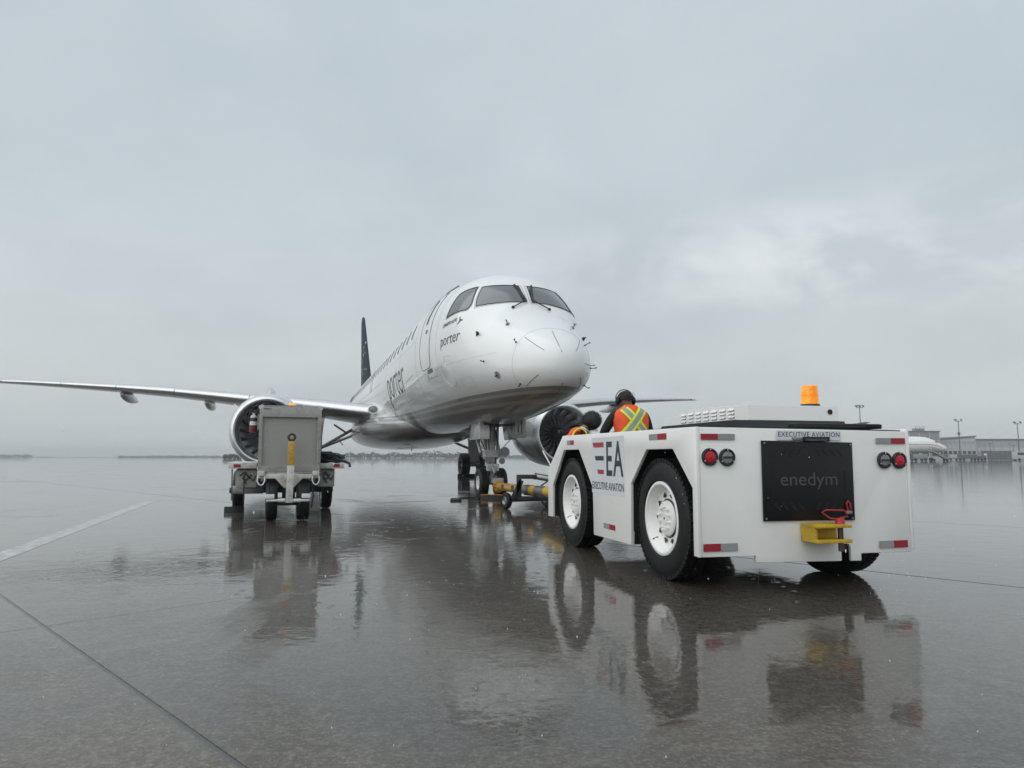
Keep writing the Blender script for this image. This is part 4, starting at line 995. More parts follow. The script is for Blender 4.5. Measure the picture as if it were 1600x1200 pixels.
# ---- reflectors
def refl(Mf, x0, x1, z0, z1, first):
    xm = (x0 + x1) / 2
    for k, (a, b) in enumerate(((x0, xm), (xm + .001, x1))):
        MB().prism([(a, z0), (b, z0), (b, z1), (a, z1)], .0005, .003, Mf).build('reflector', 'reflector_red' if (k == 0) == (first == 'r') else 'reflector_grey', tug, smooth=0)
for x0, x1, z0, z1, c in ((.042, .324, 1.128, 1.172, 'r'), (1.583, 1.856, 1.105, 1.150, 'g'), (.04, .32, .313, .368, 'r'), (1.565, 1.83, .292, .347, 'g')): refl(rearM(0, 0), x0, x1, z0, z1, c)
for y0, y1, z0, z1 in ((2.93, 2.70, 1.135, 1.185), (.785, .465, 1.14, 1.19), (1.84, 1.55, .31, .36)): refl(sideM(0, 0), -y0, -y1, z0, z1, 'g')
# ---- rear lamps
for x, z, c in ((.11, 1.0, 'lamp_red'), (.253, .997, 'lamp_clear'), (1.65, .975, 'lamp_clear'), (1.79, .973, 'lamp_red')):
    ph = MB().lathe([(0, .066), (.014, .064), (.018, .058), (.016, .048), (.004, .046)], 36, T(x, RF, z) @ RZ(-PI / 2)).build('rear_lamp', 'black', tug)
    MB().lathe([(.004, .047), (.014, .044), (.018, .030), (.020, .0005)], 32, T(x, RF, z) @ RZ(-PI / 2)).build('lens', c, ph)
    for k in range(3):
        t = PI / 2 + 2 * PI * k / 3; MB().cyl((x + .055 * math.cos(t), RF - .016, z + .055 * math.sin(t)), (x + .055 * math.cos(t), RF - .021, z + .055 * math.sin(t)), .005, n=8).build('screw', 'bare_metal', ph)
    if c == 'lamp_clear': MB().box(x - .040, x + .040, RF - .0215, RF - .019, z - .010, z + .008).build('lens_bar', 'dark_metal', ph, smooth=0)
# ---- hitch
hx0, hx1 = .862, 1.06
hi = MB().box(.862, 1.155, -.20, -.002, .478, .502, ch=.004).box(.862, 1.155, -.20, -.002, .368, .392, ch=.004).box(.862, .885, -.16, -.002, .392, .478).box(.885, 1.155, -.03, -.002, .392, .478).build('hitch', 'tow_yellow', tug)
MB().cyl((1.10, -.14, .30), (1.10, -.14, .52), .020, n=16).build('hitch_pin', 'brown_steel', tug)
MB().cyl((1.10, -.14, .503), (1.10, -.14, .545), .036, .030, 16).tube([(1.10, -.14, .545), (1.17, -.14, .555), (1.15, -.13, .60), (1.0, -.12, .605), (.96, -.12, .59), (1.02, -.13, .545), (1.10, -.14, .535)], .006, 6).build('pin_handle', 'pin_red', tug)
MB().tube([(1.275, -.02, .585), (1.262, -.022, .64), (1.275, -.024, .662), (1.292, -.024, .64), (1.298, -.02, .60)], .008, 6).build('release_loop', 'pin_red', tug)
MB().box(1.25, 1.305, -.035, -.013, .562, .588, ch=.005).build('release_block', 'dull_metal', tug)
MB().cyl((1.26, .03, .30), (1.26, .5, .28), .03, n=10).build('axle_stub', 'black', tug)
# ---- wheels
def tug_wheel(y, sgn):
    R, W, rim = .495, .31, .300
    xc = (.045 + W / 2) if sgn < 0 else TW - .045 - W / 2
    M = T(xc, y, R) @ (Matrix.Identity(4) if sgn < 0 else RZ(PI)); h = W / 2
    wh = MB().lathe([(-h * .80, rim), (-h * .97, rim + .022), (-h, rim + .065), (-h * .97, R - .075), (-h * .88, R - .035), (-h * .78, R - .012), (-h * .72, R - .002), (-h * .35, R), (-h * .33, R - .015), (-h * .26, R - .015), (-h * .24, R), (h * .24, R), (h * .26, R - .015), (h * .33, R - .015), (h * .35, R), (h * .72, R - .002), (h * .88, R - .035), (h, R - .1), (h * .9, rim)], 64, M)
    for k in range(64):
        t = 2 * PI * k / 64
        wh.box(-h * .90, -h * .70, -.0175, .0175, R - .032, R + .0005, M @ RX(t))
    to = wh.build('tyre', 'rubber', tug, smooth=30)
    MB().lathe([(-h * .82, rim + .004), (-h * .93, rim + .004), (-h * .97, rim - .006), (-h * .95, rim - .022), (-h * .86, rim - .030), (-h * .80, rim - .034), (-h * .74, rim - .050), (-h * .50, rim - .062), (-h * .44, rim - .078), (-h * .42, .195), (-h * .45, .165), (-h * .54, .145), (-h * .66, .136), (-h * .68, .126), (-h * .68, .001)], 56, M).build('wheel_rim', 'tug_white', to, smooth=45)
    for k in range(10):
        t = 2 * PI * (k + .5) / 10
        MB().cyl(M @ Vector((-h * .67, .095 * math.cos(t), .095 * math.sin(t))), M @ Vector((-h * .86, .088 * math.cos(t), .088 * math.sin(t))), .0135, .0115, 6).build('lug_nut', 'tug_white', to, smooth=20)
        Mk = M @ RX(t)
        MB().add([(-h * .455 - .005, -.032, .186), (-h * .455 - .005, .032, .186), (-h * .455 - .005, .0, .224), (-h * .455 - .005, 0, .172)], [(0, 3, 1, 2)], Mk).build('hand_hole', 'black', to, smooth=0, fixn=False)
    MB().cyl(M @ Vector((-h * .67, 0, 0)), M @ Vector((-h * .73, 0, 0)), .05, .046, 20).build('hub_cap', 'tug_white', to)
    MB().lathe([(-h * .535, .1475), (-h * .47, .162)], 40, M @ T(-.002, 0, 0)).build('hub_shade_ring', 'dark_metal', to)  # dark ring round the hub, the shadow of its depth put in as colour
    MB().box(-.002, .002, -.006, .006, -.01, .01, M @ T(-h * .74, 0, 0)).build('hub_mark', 'black', to, smooth=0)
    MB().tube([M @ Vector((-h * .6, .17, -.17)), M @ Vector((-h * .85, .19, -.19))], .006, 6).build('valve_stem', 'dark_metal', to)
for y in (.71, 2.95):
    for sgn in (-1, 1): tug_wheel(y, sgn)
for y in (.71, 2.95): MB().cyl((.3, y, .495), (1.6, y, .495), .07, n=12).build('axle', 'dark_metal', tug)
# odds and ends lying on the deck edge
MB().tube([(1.02, 2.42, 1.26), (1.08, 2.36, 1.27), (1.16, 2.30, 1.262), (1.2, 2.34, 1.255)], .022, 7).build('grab_strap', 'hose_green', tug)
MB().box(1.22, 1.40, 2.24, 2.32, 1.235, 1.275, ch=.012).build('cushion_edge', 'label_white', tug)

# ================================================================== tow bar between tug and nose gear
tb = empty('tow_bar', (.35, 13.9, 0)); tag(tb, 'orange tow bar on small wheels joining nose gear to tug', 'tow bar')
tb.location = (0, 0, 0)
A = Vector((-.335, 16.95, .30)); Bp = Vector((1.34, 9.0, .47)); d = (Bp - A).normalized(); sd_ = Vector((-d.y, d.x, 0)).normalized()
MB().cyl(A + d * .15, A + d * 3.6, .092, n=24).build('front_tube', 'towbar_orange', tb)
MB().cyl(A + d * 3.6, Bp - d * .5, .088, n=24).build('rear_tube', 'tow_yellow', tb)
MB().cyl(A + d * .10, A + d * .14, .135, n=24).cyl(A + d * .15, A + d * .19, .135, n=24).cyl(A - d * .05, A + d * .1, .09, .11, n=20).build('shear_flange', 'towbar_orange', tb)
fl = MB()
for k in range(8):
    t = 2 * PI * k / 8; q = A + (sd_ * math.cos(t) + Vector((0, 0, 1)) * math.sin(t)) * .112
    fl.cyl(q + d * .05, q + d * .26, .018, n=6)
fl.build('flange_bolts', 'towbar_orange', tb)['kind'] = 'stuff'
MB().tube([A - d * .05, A - d * .32 + Vector((0, 0, .03)), A - d * .42 + Vector((0, 0, .05))], [.07, .05, .045], 10).box(-.14, .14, -.1, .1, -.06, .06, T(*(A - d * .05 + Vector((0, 0, .14))))).build('tow_head', 'dull_metal', tb)
MB().cyl(A + d * 3.0, A + d * 3.5, .098, n=24).cyl(A + d * 3.9, A + d * 4.6, .094, n=24).build('worn_sleeve', 'dull_metal', tb)
lb = A + d * 1.2
for k in (1.0, 2.1):
    p = A + d * k; MB().box(-.004, .004, -.12, .12, -.05, .05, basis(p - sd_ * .0915 + Vector((0, 0, .01)), sd_, d, (0, 0, 1))).build('sticker', 'lettering_navy', tb, smooth=0)
MB().tube([Bp - d * .5, Bp - d * .15], [.08, .05], 12).tube([Bp + sd_ * .07 * math.cos(t) + d * (.07 * math.sin(t) - .08) for t in [2 * PI * k / 16 for k in range(16)]], .025, 8, closed=True).build('tow_eye', 'dull_metal', tb)
# undercarriage with hand pump
cxy = Vector((.29, 14.09, 0))
for q in (Vector((-.11, 13.83, .155)), Vector((.70, 14.34, .155))):
    ax_ = Vector((.84, .53, 0)).normalized(); M = T(*q) @ RZ(math.atan2(ax_.y, ax_.x))
    t_ = MB().lathe(tyre_prof(.155, .10, .075), 28, M).build('tyre', 'rubber', tb, smooth=50)
    MB().lathe([(-.045, .078), (-.05, .07), (-.02, .05), (-.03, .001)], 20, M).lathe([(.045, .078), (.05, .07), (.02, .05), (.03, .001)], 20, M).build('wheel_rim', 'dull_metal', t_)
fr = MB().tube([(-.11, 13.83, .155), (.70, 14.34, .155)], .03, 8)
fr.build('axle', 'dark_metal', tb)
def along(p, z): return Vector((p[0], p[1], z))
c0 = A + d * 3.25
MB().box(-.05, .05, -.05, .05, -.03, .35, T(c0.x - .20, c0.y - .05, .28)).box(-.05, .34, -.045, .045, .30, .38, T(c0.x - .20, c0.y - .05, .28)).box(-.32, .55, -.06, .06, -.04, .04, T(c0.x - .08, c0.y + .05, .20)).box(-.05, .05, -.05, .05, -.1, .30, T(c0.x - .28, c0.y - .05, .28) @ RY(R_(25))).build('frame', 'black', tb, bevel=.006)
MB().cyl((c0.x + .12, c0.y, .63), (c0.x + .42, c0.y - .1, .58), .062, n=18).cyl((c0.x + .10, c0.y, .632), (c0.x + .13, c0.y, .626), .068, n=18).build('hand_pump', 'dull_metal', tb)
MB().box(-.07, .07, -.07, .07, 0, .24, T(c0.x + .48, c0.y - .15, .48), ch=.015).build('pump_valve', 'dull_metal', tb)
MB().tube([(c0.x + .48, c0.y - .15, .70), (c0.x + .26, c0.y - .05, 1.12)], .016, 8).build('pump_handle', 'bare_metal', tb)
MB().tube([(c0.x + .35, c0.y, .53), (c0.x + .1, c0.y - .12, .36), (c0.x - .1, c0.y, .28), (c0.x + .2, c0.y + .1, .24)], .014, 6).build('hydraulic_hose', 'hose_black', tb)

# ================================================================== chocks
def chock(name, loc, rz, L, H, label, mat_='rubber', rope=None):
    c = empty(name, loc, rz); tag(c, label, 'chock', 'rubber wheel chocks')
    MB().prism([(-H * .9, 0), (H * .9, 0), (H * .45, H), (-H * .45, H)], -L / 2, L / 2, basis((0, 0, 0), (0, 1, 0), (0, 0, 1), (1, 0, 0))).build('wedge', mat_, c, bevel=.01)
    if rope: MB().tube(rope, .012, 6).build('rope', 'hose_black', c)
    return c
RZA = -TH
mgx = Vector((.975, 12.70)) + Vector((-math.sin(TH), math.cos(TH))) * (MX - .75) - Vector((-math.cos(TH), -math.sin(TH))) * ML
chock('wheel_chock', (mgx.x - .3, mgx.y, 0), RZA, 1.3, .17, 'long black chock in front of the far main wheels')
ngp = Vector((.975, 12.70)) + Vector((-math.sin(TH), math.cos(TH))) * (NX - .52)
ck = chock('wheel_chock', (ngp.x - .02, ngp.y, 0), -TH, .74, .085, 'black chock with orange strip before the nose wheels', rope=[(-.37, 0, .06), (-.55, .02, .02), (-.75, -.1, .015), (-.95, -.5, .015)])
MB().box(-.36, .36, -.06, -.045, .086, .105).build('orange_strip', 'towbar_orange', ck, smooth=0)
ck2 = chock('wheel_chock', (-1.28, 16.25, 0), .1, .26, .045, 'small flat chock lying left of the nose wheels')
#@@CART
# ================================================================== equipment trailer
# local frame: x right, y away from the camera, origin on the ground between the front wheels
cart = empty('equipment_trailer', (-3.565, 11.289, 0), math.atan2(.335374, .942085))
tag(cart, 'white equipment trailer carrying a tread-plate box, tow bar folded up in front', 'trailer')
bx_ = MB().box(-.425, .44, -.012, 1.25, .78, 1.745).build('box', 'tread_plate', cart, smooth=0, bevel=.004)
fr = MB()
fr.prism([(-.456, .765), (-.456, 1.74), (-.405, 1.79), (.44, 1.797), (.491, 1.745), (.491, .765)], 0, .05, basis((0, -.025, 0), (1, 0, 0), (0, 0, 1), (0, -1, 0)), holes=[[(-.405, .86), (-.405, 1.63), (.43, 1.63), (.43, .86)]])
fr.build('box_frame', 'cart_grey', cart, bevel=.004)
MB().box(-.47, .505, -.03, 1.30, 1.797, 1.815, ch=.004).build('box_lid', 'cart_grey', cart)
for k in range(9): MB().cyl((-.40 + k * .105, -.076, .835), (-.40 + k * .105, -.086, .835), .010, n=8).build('rivet', 'dull_metal', cart)
for z in (.9, 1.1, 1.3, 1.5):
    for x in (-.43, .46): MB().cyl((x, -.076, z), (x, -.084, z), .007, n=8).build('rivet', 'dark_metal', cart)
for x, z, a in ((-.43, 1.785, R_(40)), (.465, 1.785, R_(-40))): MB().box(-.04, .04, -.012, .012, -.012, .03, T(x, -.05, z) @ RY(-a)).build('corner_clip', 'cart_white', cart, smooth=0)
flat_text('box_lettering', '8807', basis((-.40, -.0765, 1.745), (1, 0, 0), (0, 0, 1), (0, -1, 0)), .13, .028, 'black', cart)
# amber lamp on the lid
MB().box(-.07, .11, .02, .10, 1.816, 1.826).build('lamp_bracket', 'dark_metal', cart, smooth=0)
for x in (-.015, .035): MB().box(x, x + .038, .03, .08, 1.827, 1.868, ch=.008).build('lamp_lens', 'amber_lit', cart)
# deck wings
for x0, x1, z0, z1 in ((-.897, -.468, .815, .912), (.512, .908, .808, .894)):
    MB().box(x0, x1, .30, 3.05, z0, z1, ch=.006).build('deck', 'cart_white', cart)
MB().box(-.46, .50, .0, 3.05, .79, .85).build('deck_plate', 'cart_grey', cart, smooth=0) if False else None
MB().box(-.46, .505, 1.28, 3.05, .80, .86, ch=.005).build('deck_plate', 'cart_grey', cart)
for x0, x1 in ((-.82, -.713), (.724, .833)): MB().box(x0, x1, .294, .2995, .835, .885).build('reflector', 'reflector_red', cart, smooth=0)
for x0, x1 in ((-.785, -.465), (.50, .763)):
    MB().box(x0, x1, .40, 1.5, .508, .80, ch=.008).build('side_locker', 'cart_grey', cart)
    hz = MB(); xm = (x0 + x1) / 2
    hz.tube([(x0 + .06, .39, .70), (xm - .02, .38, .76), (xm + .03, .385, .68), (x1 - .05, .39, .62), (x1 - .02, .39, .70)], .010, 6)
    hz.tube([(x0 + .1, .39, .66), (xm, .38, .63), (x1 - .08, .385, .72)], .009, 6).tube([(xm, .39, .74), (xm - .06, .385, .66), (xm + .01, .39, .57)], .008, 6).build('cable', 'hose_black', cart)
MB().tube([(-.66, .385, .70), (-.655, .38, .4), (-.655, .5, .22)], .009, 6).build('lanyard', 'brown_steel', cart)
# chassis, bolster plate and gussets
MB().box(-.455, .49, -.06, .02, .735, .775, ch=.006).build('front_sill', 'cart_white', cart)
MB().prism([(-.43, .735), (.48, .728), (.48, .662), (.22, .66), (.085, .515), (-.06, .515), (-.19, .663), (-.43, .665)], 0, .014, basis((0, -.075, 0), (1, 0, 0), (0, 0, 1), (0, -1, 0))).build('bolster_plate', 'cart_white', cart, bevel=.003)
MB().box(-.065, -.035, -.095, -.0895, .60, .64).build('marker_sticker', 'cart_yellow', cart, smooth=0)
for x in (-.40, .42):
    MB().box(x - .05, x + .05, -.13, -.062, .70, .78, ch=.01).build('lashing_block', 'cart_white', cart)
    MB().tube([(x - .05, -.15, .70), (x - .055, -.15, .63), (x - .03, -.15, .575), (x, -.15, .56), (x + .03, -.15, .575), (x + .055, -.15, .63), (x + .05, -.15, .70)], .012, 8).build('lashing_ring', 'bare_metal', cart)
for x in (-.36, .38): MB().box(x - .045, x + .045, .10, 2.9, .62, .78).build('chassis_rail', 'cart_grey', cart, smooth=0)
MB().cyl((-.95, 2.62, .37), (.95, 2.62, .37), .055, n=14).build('rear_axle', 'dark_metal', cart)
MB().box(-.75, .75, 2.50, 2.74, .42, .60).build('rear_spring_beam', 'dark_metal', cart, smooth=0)
MB().box(-.88, -.35, 1.4, 1.6, .36, .50, ch=.01).build('tool_tray', 'dull_metal', cart)
MB().box(-.33, .34, -.06, .06, .24, .36, ch=.01).cyl((.02, 0, .36), (.02, 0, .66), .10, n=18).build('front_axle', 'dark_metal', cart)
def cart_wheel(x, y, R, W):
    M = T(x, y, R); t_ = MB().lathe(tyre_prof(R, W, R * .56), 40, M).build('tyre', 'rubber', cart, smooth=50); h = W / 2; r = R * .56
    MB().lathe([(-h * .75, r), (-h * .85, r * .97), (-h * .55, r * .8), (-h * .3, r * .5), (-h * .4, .001)], 28, M).lathe([(h * .75, r), (h * .85, r * .97), (h * .55, r * .8), (h * .3, r * .5), (h * .4, .001)], 28, M).build('wheel_rim', 'cart_white', t_)
for x, y, R, W in ((-.235, 0, .30, .175), (.238, 0, .30, .19), (-.785, 2.62, .37, .205), (.815, 2.62, .37, .205)): cart_wheel(x, y, R, W)
# folded tow bar
MB().prism([(-.025, .872), (.079, .872), (.077, 1.24), (-.025, 1.24)], 0, .06, basis((0, -.32, 0), (1, 0, 0), (0, 0, 1), (0, -1, 0))).build('tow_bar_head', 'cart_yellow', cart, bevel=.004)
MB().prism([(-.035, .30), (.068, .30), (.079, .871), (-.025, .871)], 0, .06, basis((0, -.32, 0), (1, 0, 0), (0, 0, 1), (0, -1, 0))).build('tow_bar_shaft', 'cart_white', cart, bevel=.004)
MB().tube([(.027 + .048 * math.cos(t), -.35, 1.305 + .048 * math.sin(t)) for t in [2 * PI * k / 24 for k in range(24)]], .020, 10, closed=True).cyl((.027, -.35, 1.235), (.027, -.35, 1.262), .022, n=10).build('tow_ring', 'brown_steel', cart)
MB().cyl((-.32, -.34, .335), (-.13, -.34, .335), .020, n=12).cyl((-.15, -.34, .335), (-.04, -.34, .335), .030, n=12).cyl((.32, -.34, .33), (.17, -.34, .33), .020, n=12).cyl((.19, -.34, .33), (.07, -.34, .33), .030, n=12).build('hinge_pin', 'cart_white', cart)
for x in (-.265, .265): MB().box(x - .065, x + .065, -.365, -.355, .365, .435, ch=.003).build('step_plate', 'label_white', cart)
for x in (-.09, .11): MB().tube([(x, -.33, .335), (x, .0, .31)], .028, 8).build('drawbar_arm', 'dark_metal', cart)
MB().tube([(.36, .1, .60), (.40, -.02, .40), (.37, -.06, .20)], .013, 6).build('brake_hose', 'hose_black', cart)
# securing chain
ch_pts = [Vector((-.838, .34, .80)).lerp(Vector((-.866, 1.4, .26)), k / 26) for k in range(27)]
for k, p in enumerate(ch_pts):
    MB().tube([p + Vector((.011 * math.cos(t), 0, .016 * math.sin(t))) if k % 2 else p + Vector((0, .011 * math.cos(t), .016 * math.sin(t))) for t in [2 * PI * q / 8 for q in range(8)]], .0045, 5, closed=True).build('chain_link', 'dark_metal', cart)

def cw(x, y, z=0.):
    return Vector((-3.565, 11.289, 0)) + Vector((.942085, .335374, 0)) * x + Vector((-.335374, .942085, 0)) * y + Vector((0, 0, z))
crz = math.atan2(.335374, .942085)
# fire extinguisher strapped to the side of the box
ex = empty('fire_extinguisher', cw(-.545, .20, 1.39), crz); tag(ex, 'dark red fire extinguisher with white label on the trailer box side', 'extinguisher')
MB().lathe([(0, .0), (0, .052), (.02, .058), (.115, .058)], 28, RY(-PI / 2)).build('lower_cylinder', 'extinguisher_red', ex)
MB().lathe([(.115, .0585), (.175, .0585)], 28, RY(-PI / 2)).build('white_label', 'label_white', ex)
MB().lathe([(.175, .058), (.215, .058), (.235, .055)], 28, RY(-PI / 2)).build('upper_cylinder', 'dark_metal', ex)
MB().lathe([(.235, .055), (.265, .045), (.28, .022), (.31, .020), (.31, 0)], 28, RY(-PI / 2)).build('shoulder', 'cart_white', ex)
MB().box(-.03, .06, -.012, .012, .31, .345).tube([(.0, 0, .345), (.09, -.01, .37)], .009, 6).tube([(.0, 0, .33), (.08, -.01, .33)], .008, 6).build('valve_handle', 'dark_metal', ex)
MB().tube([(-.02, 0, .325), (-.065, 0, .31), (-.07, 0, .24), (-.066, 0, .12)], .011, 7).build('hose', 'hose_black', ex)
MB().box(.058, .09, -.05, .05, .05, .29).build('bracket', 'cart_grey', ex, smooth=0)
# coiled cable on the deck
cc = empty('cable_coil', cw(.72, .75, .895), crz); tag(cc, 'heap of coiled black cables on the right trailer deck', 'cable')
rnd = random.Random(11)
for k in range(9):
    cx, cy = rnd.uniform(-.05, .05), rnd.uniform(-.1, .1); a, b = rnd.uniform(.12, .22), rnd.uniform(.2, .32); z0 = .02 + k * .014; ph = rnd.uniform(0, 6)
    MB().tube([(cx + a * math.cos(t), cy + b * math.sin(t), z0 + .018 * math.sin(2 * t + ph) + .015) for t in [2 * PI * q / 28 for q in range(28)]], rnd.choice([.013, .016, .019]), 7, closed=True).build('loop', rnd.choice(['hose_black', 'hose_black', 'hose_green']), cc)
MB().box(-.19, .02, -.25, -.12, .13, .20, ch=.03).build('connector', 'rubber', cc)
MB().tube([(.10, -.3, .05), (.2, -.42, .03), (.27, -.45, .0), (.28, -.47, -.06)], .024, 8).build('plug', 'hose_black', cc)
q = cw(-.84, 2.15); chock('wheel_chock', (q.x, q.y, 0), crz, .34, .10, 'black rubber chock under the chained trailer rear wheel')

# ================================================================== people
def skinned(pts, edges, root=0, sub=2):
    """pts: (x, y, z, radius); one continuous surface grown over the joints"""
    me = bpy.data.meshes.new('body'); me.from_pydata([p[:3] for p in pts], edges, []); ob = bpy.data.objects.new('body', me); COL.objects.link(ob)
    md = ob.modifiers.new('skin', 'SKIN'); md.use_smooth_shade = True; md.branch_smoothing = .6
    for i, p in enumerate(pts):
        sv = me.skin_vertices[0].data[i]; sv.radius = (p[3], p[4] if len(p) > 4 else p[3]); sv.use_root = (i == root)
    s_ = ob.modifiers.new('sub', 'SUBSURF'); s_.levels = sub; s_.render_levels = sub
    bpy.context.view_layer.update()
    out = bpy.data.meshes.new_from_object(ob.evaluated_get(bpy.context.evaluated_depsgraph_get())); bpy.data.objects.remove(ob); bpy.data.meshes.remove(me); return out
def make_person(name, label, loc, rz, J, hands):
    """J: joint positions in the person's own frame (facing +y, feet at z = 0)"""
    root = empty(name, loc, rz); tag(root, label, 'person')
    P = []; E = []
    def add(k, r, r2=None): P.append((*J[k], r, r2 or r)); return len(P) - 1
    pel = add('pelvis', .15, .12); wai = add('waist', .145, .115); che = add('chest', .165, .12); upc = add('upper', .13, .10); nec = add('neck', .058); hb = add('headbase', .075, .085); hm = add('head', .083, .097); ht = add('headtop', .060, .070)
    E += [(pel, wai), (wai, che), (che, upc), (upc, nec), (nec, hb), (hb, hm), (hm, ht)]
    hd = Vector(J['head']); fw = Vector(J['look']).normalized(); sdv = fw.cross(Vector((0, 0, 1))).normalized()
    P.append((*(hd + fw * .095 - Vector((0, 0, .02))), .018)); E.append((hm, len(P) - 1))                       # nose
    for sg in (-1, 1): P.append((*(hd + sdv * sg * .085 - Vector((0, 0, .01))), .022)); E.append((hm, len(P) - 1))   # ears
    for s_ in ('L', 'R'):
        sh = add('sh' + s_, .072); el = add('el' + s_, .055); wr = add('wr' + s_, .036); E += [(upc, sh), (sh, el), (el, wr)]
        dv = (Vector(J['wr' + s_]) - Vector(J['el' + s_])).normalized(); pv = dv.cross(Vector((0, 0, 1))).normalized(); up = pv.cross(dv)
        w0 = Vector(J['wr' + s_]); P.append((*(w0 + dv * .055), .040, .022)); pm = len(P) - 1; E.append((wr, pm))
        for k, (o, L) in enumerate(((-.030, .066), (-.010, .078), (.010, .073), (.030, .055))):
            b = w0 + dv * .085 + pv * o; P.append((*b, .0095)); i0 = len(P) - 1; P.append((*(b + dv * L * .5 - up * .012), .009)); P.append((*(b + dv * L * .75 - up * .045), .008)); E += [(pm, i0), (i0, i0 + 1), (i0 + 1, i0 + 2)]
        sg = -1 if s_ == 'L' else 1
        b = w0 + dv * .03 - pv * sg * .040; P.append((*b, .011)); i0 = len(P) - 1; P.append((*(b + dv * .035 - pv * sg * .018 - up * .015), .0095)); E += [(pm, i0), (i0, i0 + 1)]
        hp = add('hp' + s_, .095); kn = add('kn' + s_, .065); an = add('an' + s_, .045); to = add('to' + s_, .042, .035); E += [(pel, hp), (hp, kn), (kn, an), (an, to)]
    me = skinned(P, E); body = bpy.data.objects.new('body', me); COL.objects.link(body); body.parent = root
    for m in ('dark_cloth', 'skin', 'trouser_cloth', 'black'): me.materials.append(MATS[m])
    nk = Vector(J['neck']); 
    for p in me.polygons:
        c = p.center; i = 0
        if (c - hd).length < .16 and c.z > nk.z + .015 or (c - Vector(J['headtop'])).length < .1: i = 1
        elif min((c - Vector(J['wrL'])).dot((Vector(J['wrL']) - Vector(J['elL'])).normalized()) if (c - Vector(J['wrL'])).length < .25 else -1, 9) > .02: i = 1
        elif min((c - Vector(J['wrR'])).dot((Vector(J['wrR']) - Vector(J['elR'])).normalized()) if (c - Vector(J['wrR'])).length < .25 else -1, 9) > .02: i = 1
        elif min((c - Vector(J['anL'])).length, (c - Vector(J['anR'])).length, (c - Vector(J['toL'])).length, (c - Vector(J['toR'])).length) < .11: i = 3
        elif c.z < J['pelvis'][2] - .02 or (c.y > J['pelvis'][1] + .17 and c.z < J['waist'][2]): i = 2
        p.material_index = i
    me.polygons.foreach_set('use_smooth', [True] * len(me.polygons))
    # face: eyes, brows and mouth
    for sg in (-1, 1):
        bm = bmesh.new(); bmesh.ops.create_icosphere(bm, subdivisions=2, radius=.013); MB().bm(bm, T(*(hd + fw * .088 + sdv * sg * .032 + Vector((0, 0, .018))))).build('eye', 'label_white', root)
        q = hd + fw * .098 + sdv * sg * .032 + Vector((0, 0, .042)); MB().tube([q - sdv * .02, q + Vector((0, 0, .005)), q + sdv * .02], .004, 6).build('eyebrow', 'hair', root)
    q = hd + fw * .093 - Vector((0, 0, .062)); MB().tube([q - sdv * .024, q + fw * .004, q + sdv * .024], .0055, 6).build('mouth', 'extinguisher_red', root)
    return root, body
def torso_shell(rows, root, name, mat_, a0, a1, n=26, thick=.0):
    """garment rings: rows of (centre, half width, half depth), swept from angle a0 to a1"""
    R = []
    for c, hw, hdp in rows: R.append([(c[0] + hw * math.cos(a0 + (a1 - a0) * k / n), c[1] + hdp * math.sin(a0 + (a1 - a0) * k / n), c[2]) for k in range(n + 1)])
    return MB().grid(R).build(name, mat_, root, smooth=70)

tm = Matrix.Translation((1.355, 5.211, 0)) @ RZ(math.atan2(.248, .969)); trz = math.atan2(.248, .969)
# ---- driver, seen from behind, looking down over the bonnet
o = tm @ Vector((.765, 2.88, 0))
Z = .47      # cab floor
J = dict(pelvis=(0, -.02, 1.03), waist=(0, -.03, 1.17), chest=(0, 0, 1.36), upper=(0, .02, 1.50), neck=(0, .055, 1.575), headbase=(-.012, .085, 1.625), head=(-.018, .10, 1.675), headtop=(-.022, .105, 1.735), look=(-.25, 1, -.25),
         shL=(-.185, .03, 1.50), shR=(.185, .03, 1.50), elL=(-.30, .12, 1.27), elR=(.29, .10, 1.24), wrL=(-.17, .30, 1.20), wrR=(.16, .30, 1.19),
         hpL=(-.10, .02, 1.0), hpR=(.10, .02, 1.0), knL=(-.13, .44, 1.02), knR=(.13, .44, 1.02), anL=(-.13, .46, .57), anR=(.13, .46, .57), toL=(-.13, .60, .52), toR=(.13, .60, .52))
drv, body = make_person('person', 'driver in black cap and ear defenders, orange vest with crossed lime tape', (o.x, o.y, 0), trz, J, 0)
VR = [(1.10, .175, .150, -.03), (1.20, .185, .150, -.025), (1.32, .205, .150, -.005), (1.42, .220, .145, .010), (1.50, .215, .130, .020), (1.545, .175, .110, .025), (1.585, .105, .085, .035), (1.605, .070, .065, .045)]
def vest_pt(x, z, off=0.):
    """point on the back of the vest for a sideways position and a height"""
    for a, b in zip(VR, VR[1:]):
        if a[0] <= z <= b[0]:
            t = (z - a[0]) / (b[0] - a[0]); hw, hdp, cy = [a[k] + (b[k] - a[k]) * t for k in (1, 2, 3)]; break
    s_ = max(-.98, min(.98, x / hw)); return Vector((x, cy - hdp * (1 - s_ * s_) ** .42 - off, z))
MB().grid([[tuple(vest_pt(-VRk + 2 * VRk * i / 28, z) + Vector((0, .0, 0))) for i in range(29)] for z, VRk in [(1.10 + .505 * k / 22, None) for k in range(23)] for VRk in [next(a[1] + (b[1] - a[1]) * (z - a[0]) / (b[0] - a[0]) for a, b in zip(VR, VR[1:]) if a[0] - 1e-6 <= z <= b[0] + 1e-6) * .97]]).build('vest_back', 'orange_cloth', drv, smooth=70)
fr_rows = [((0, cy, z), hw * .99, hdp) for z, hw, hdp, cy in VR[:6]]
torso_shell(fr_rows, drv, 'vest_front', 'orange_cloth', -.25, PI + .25)
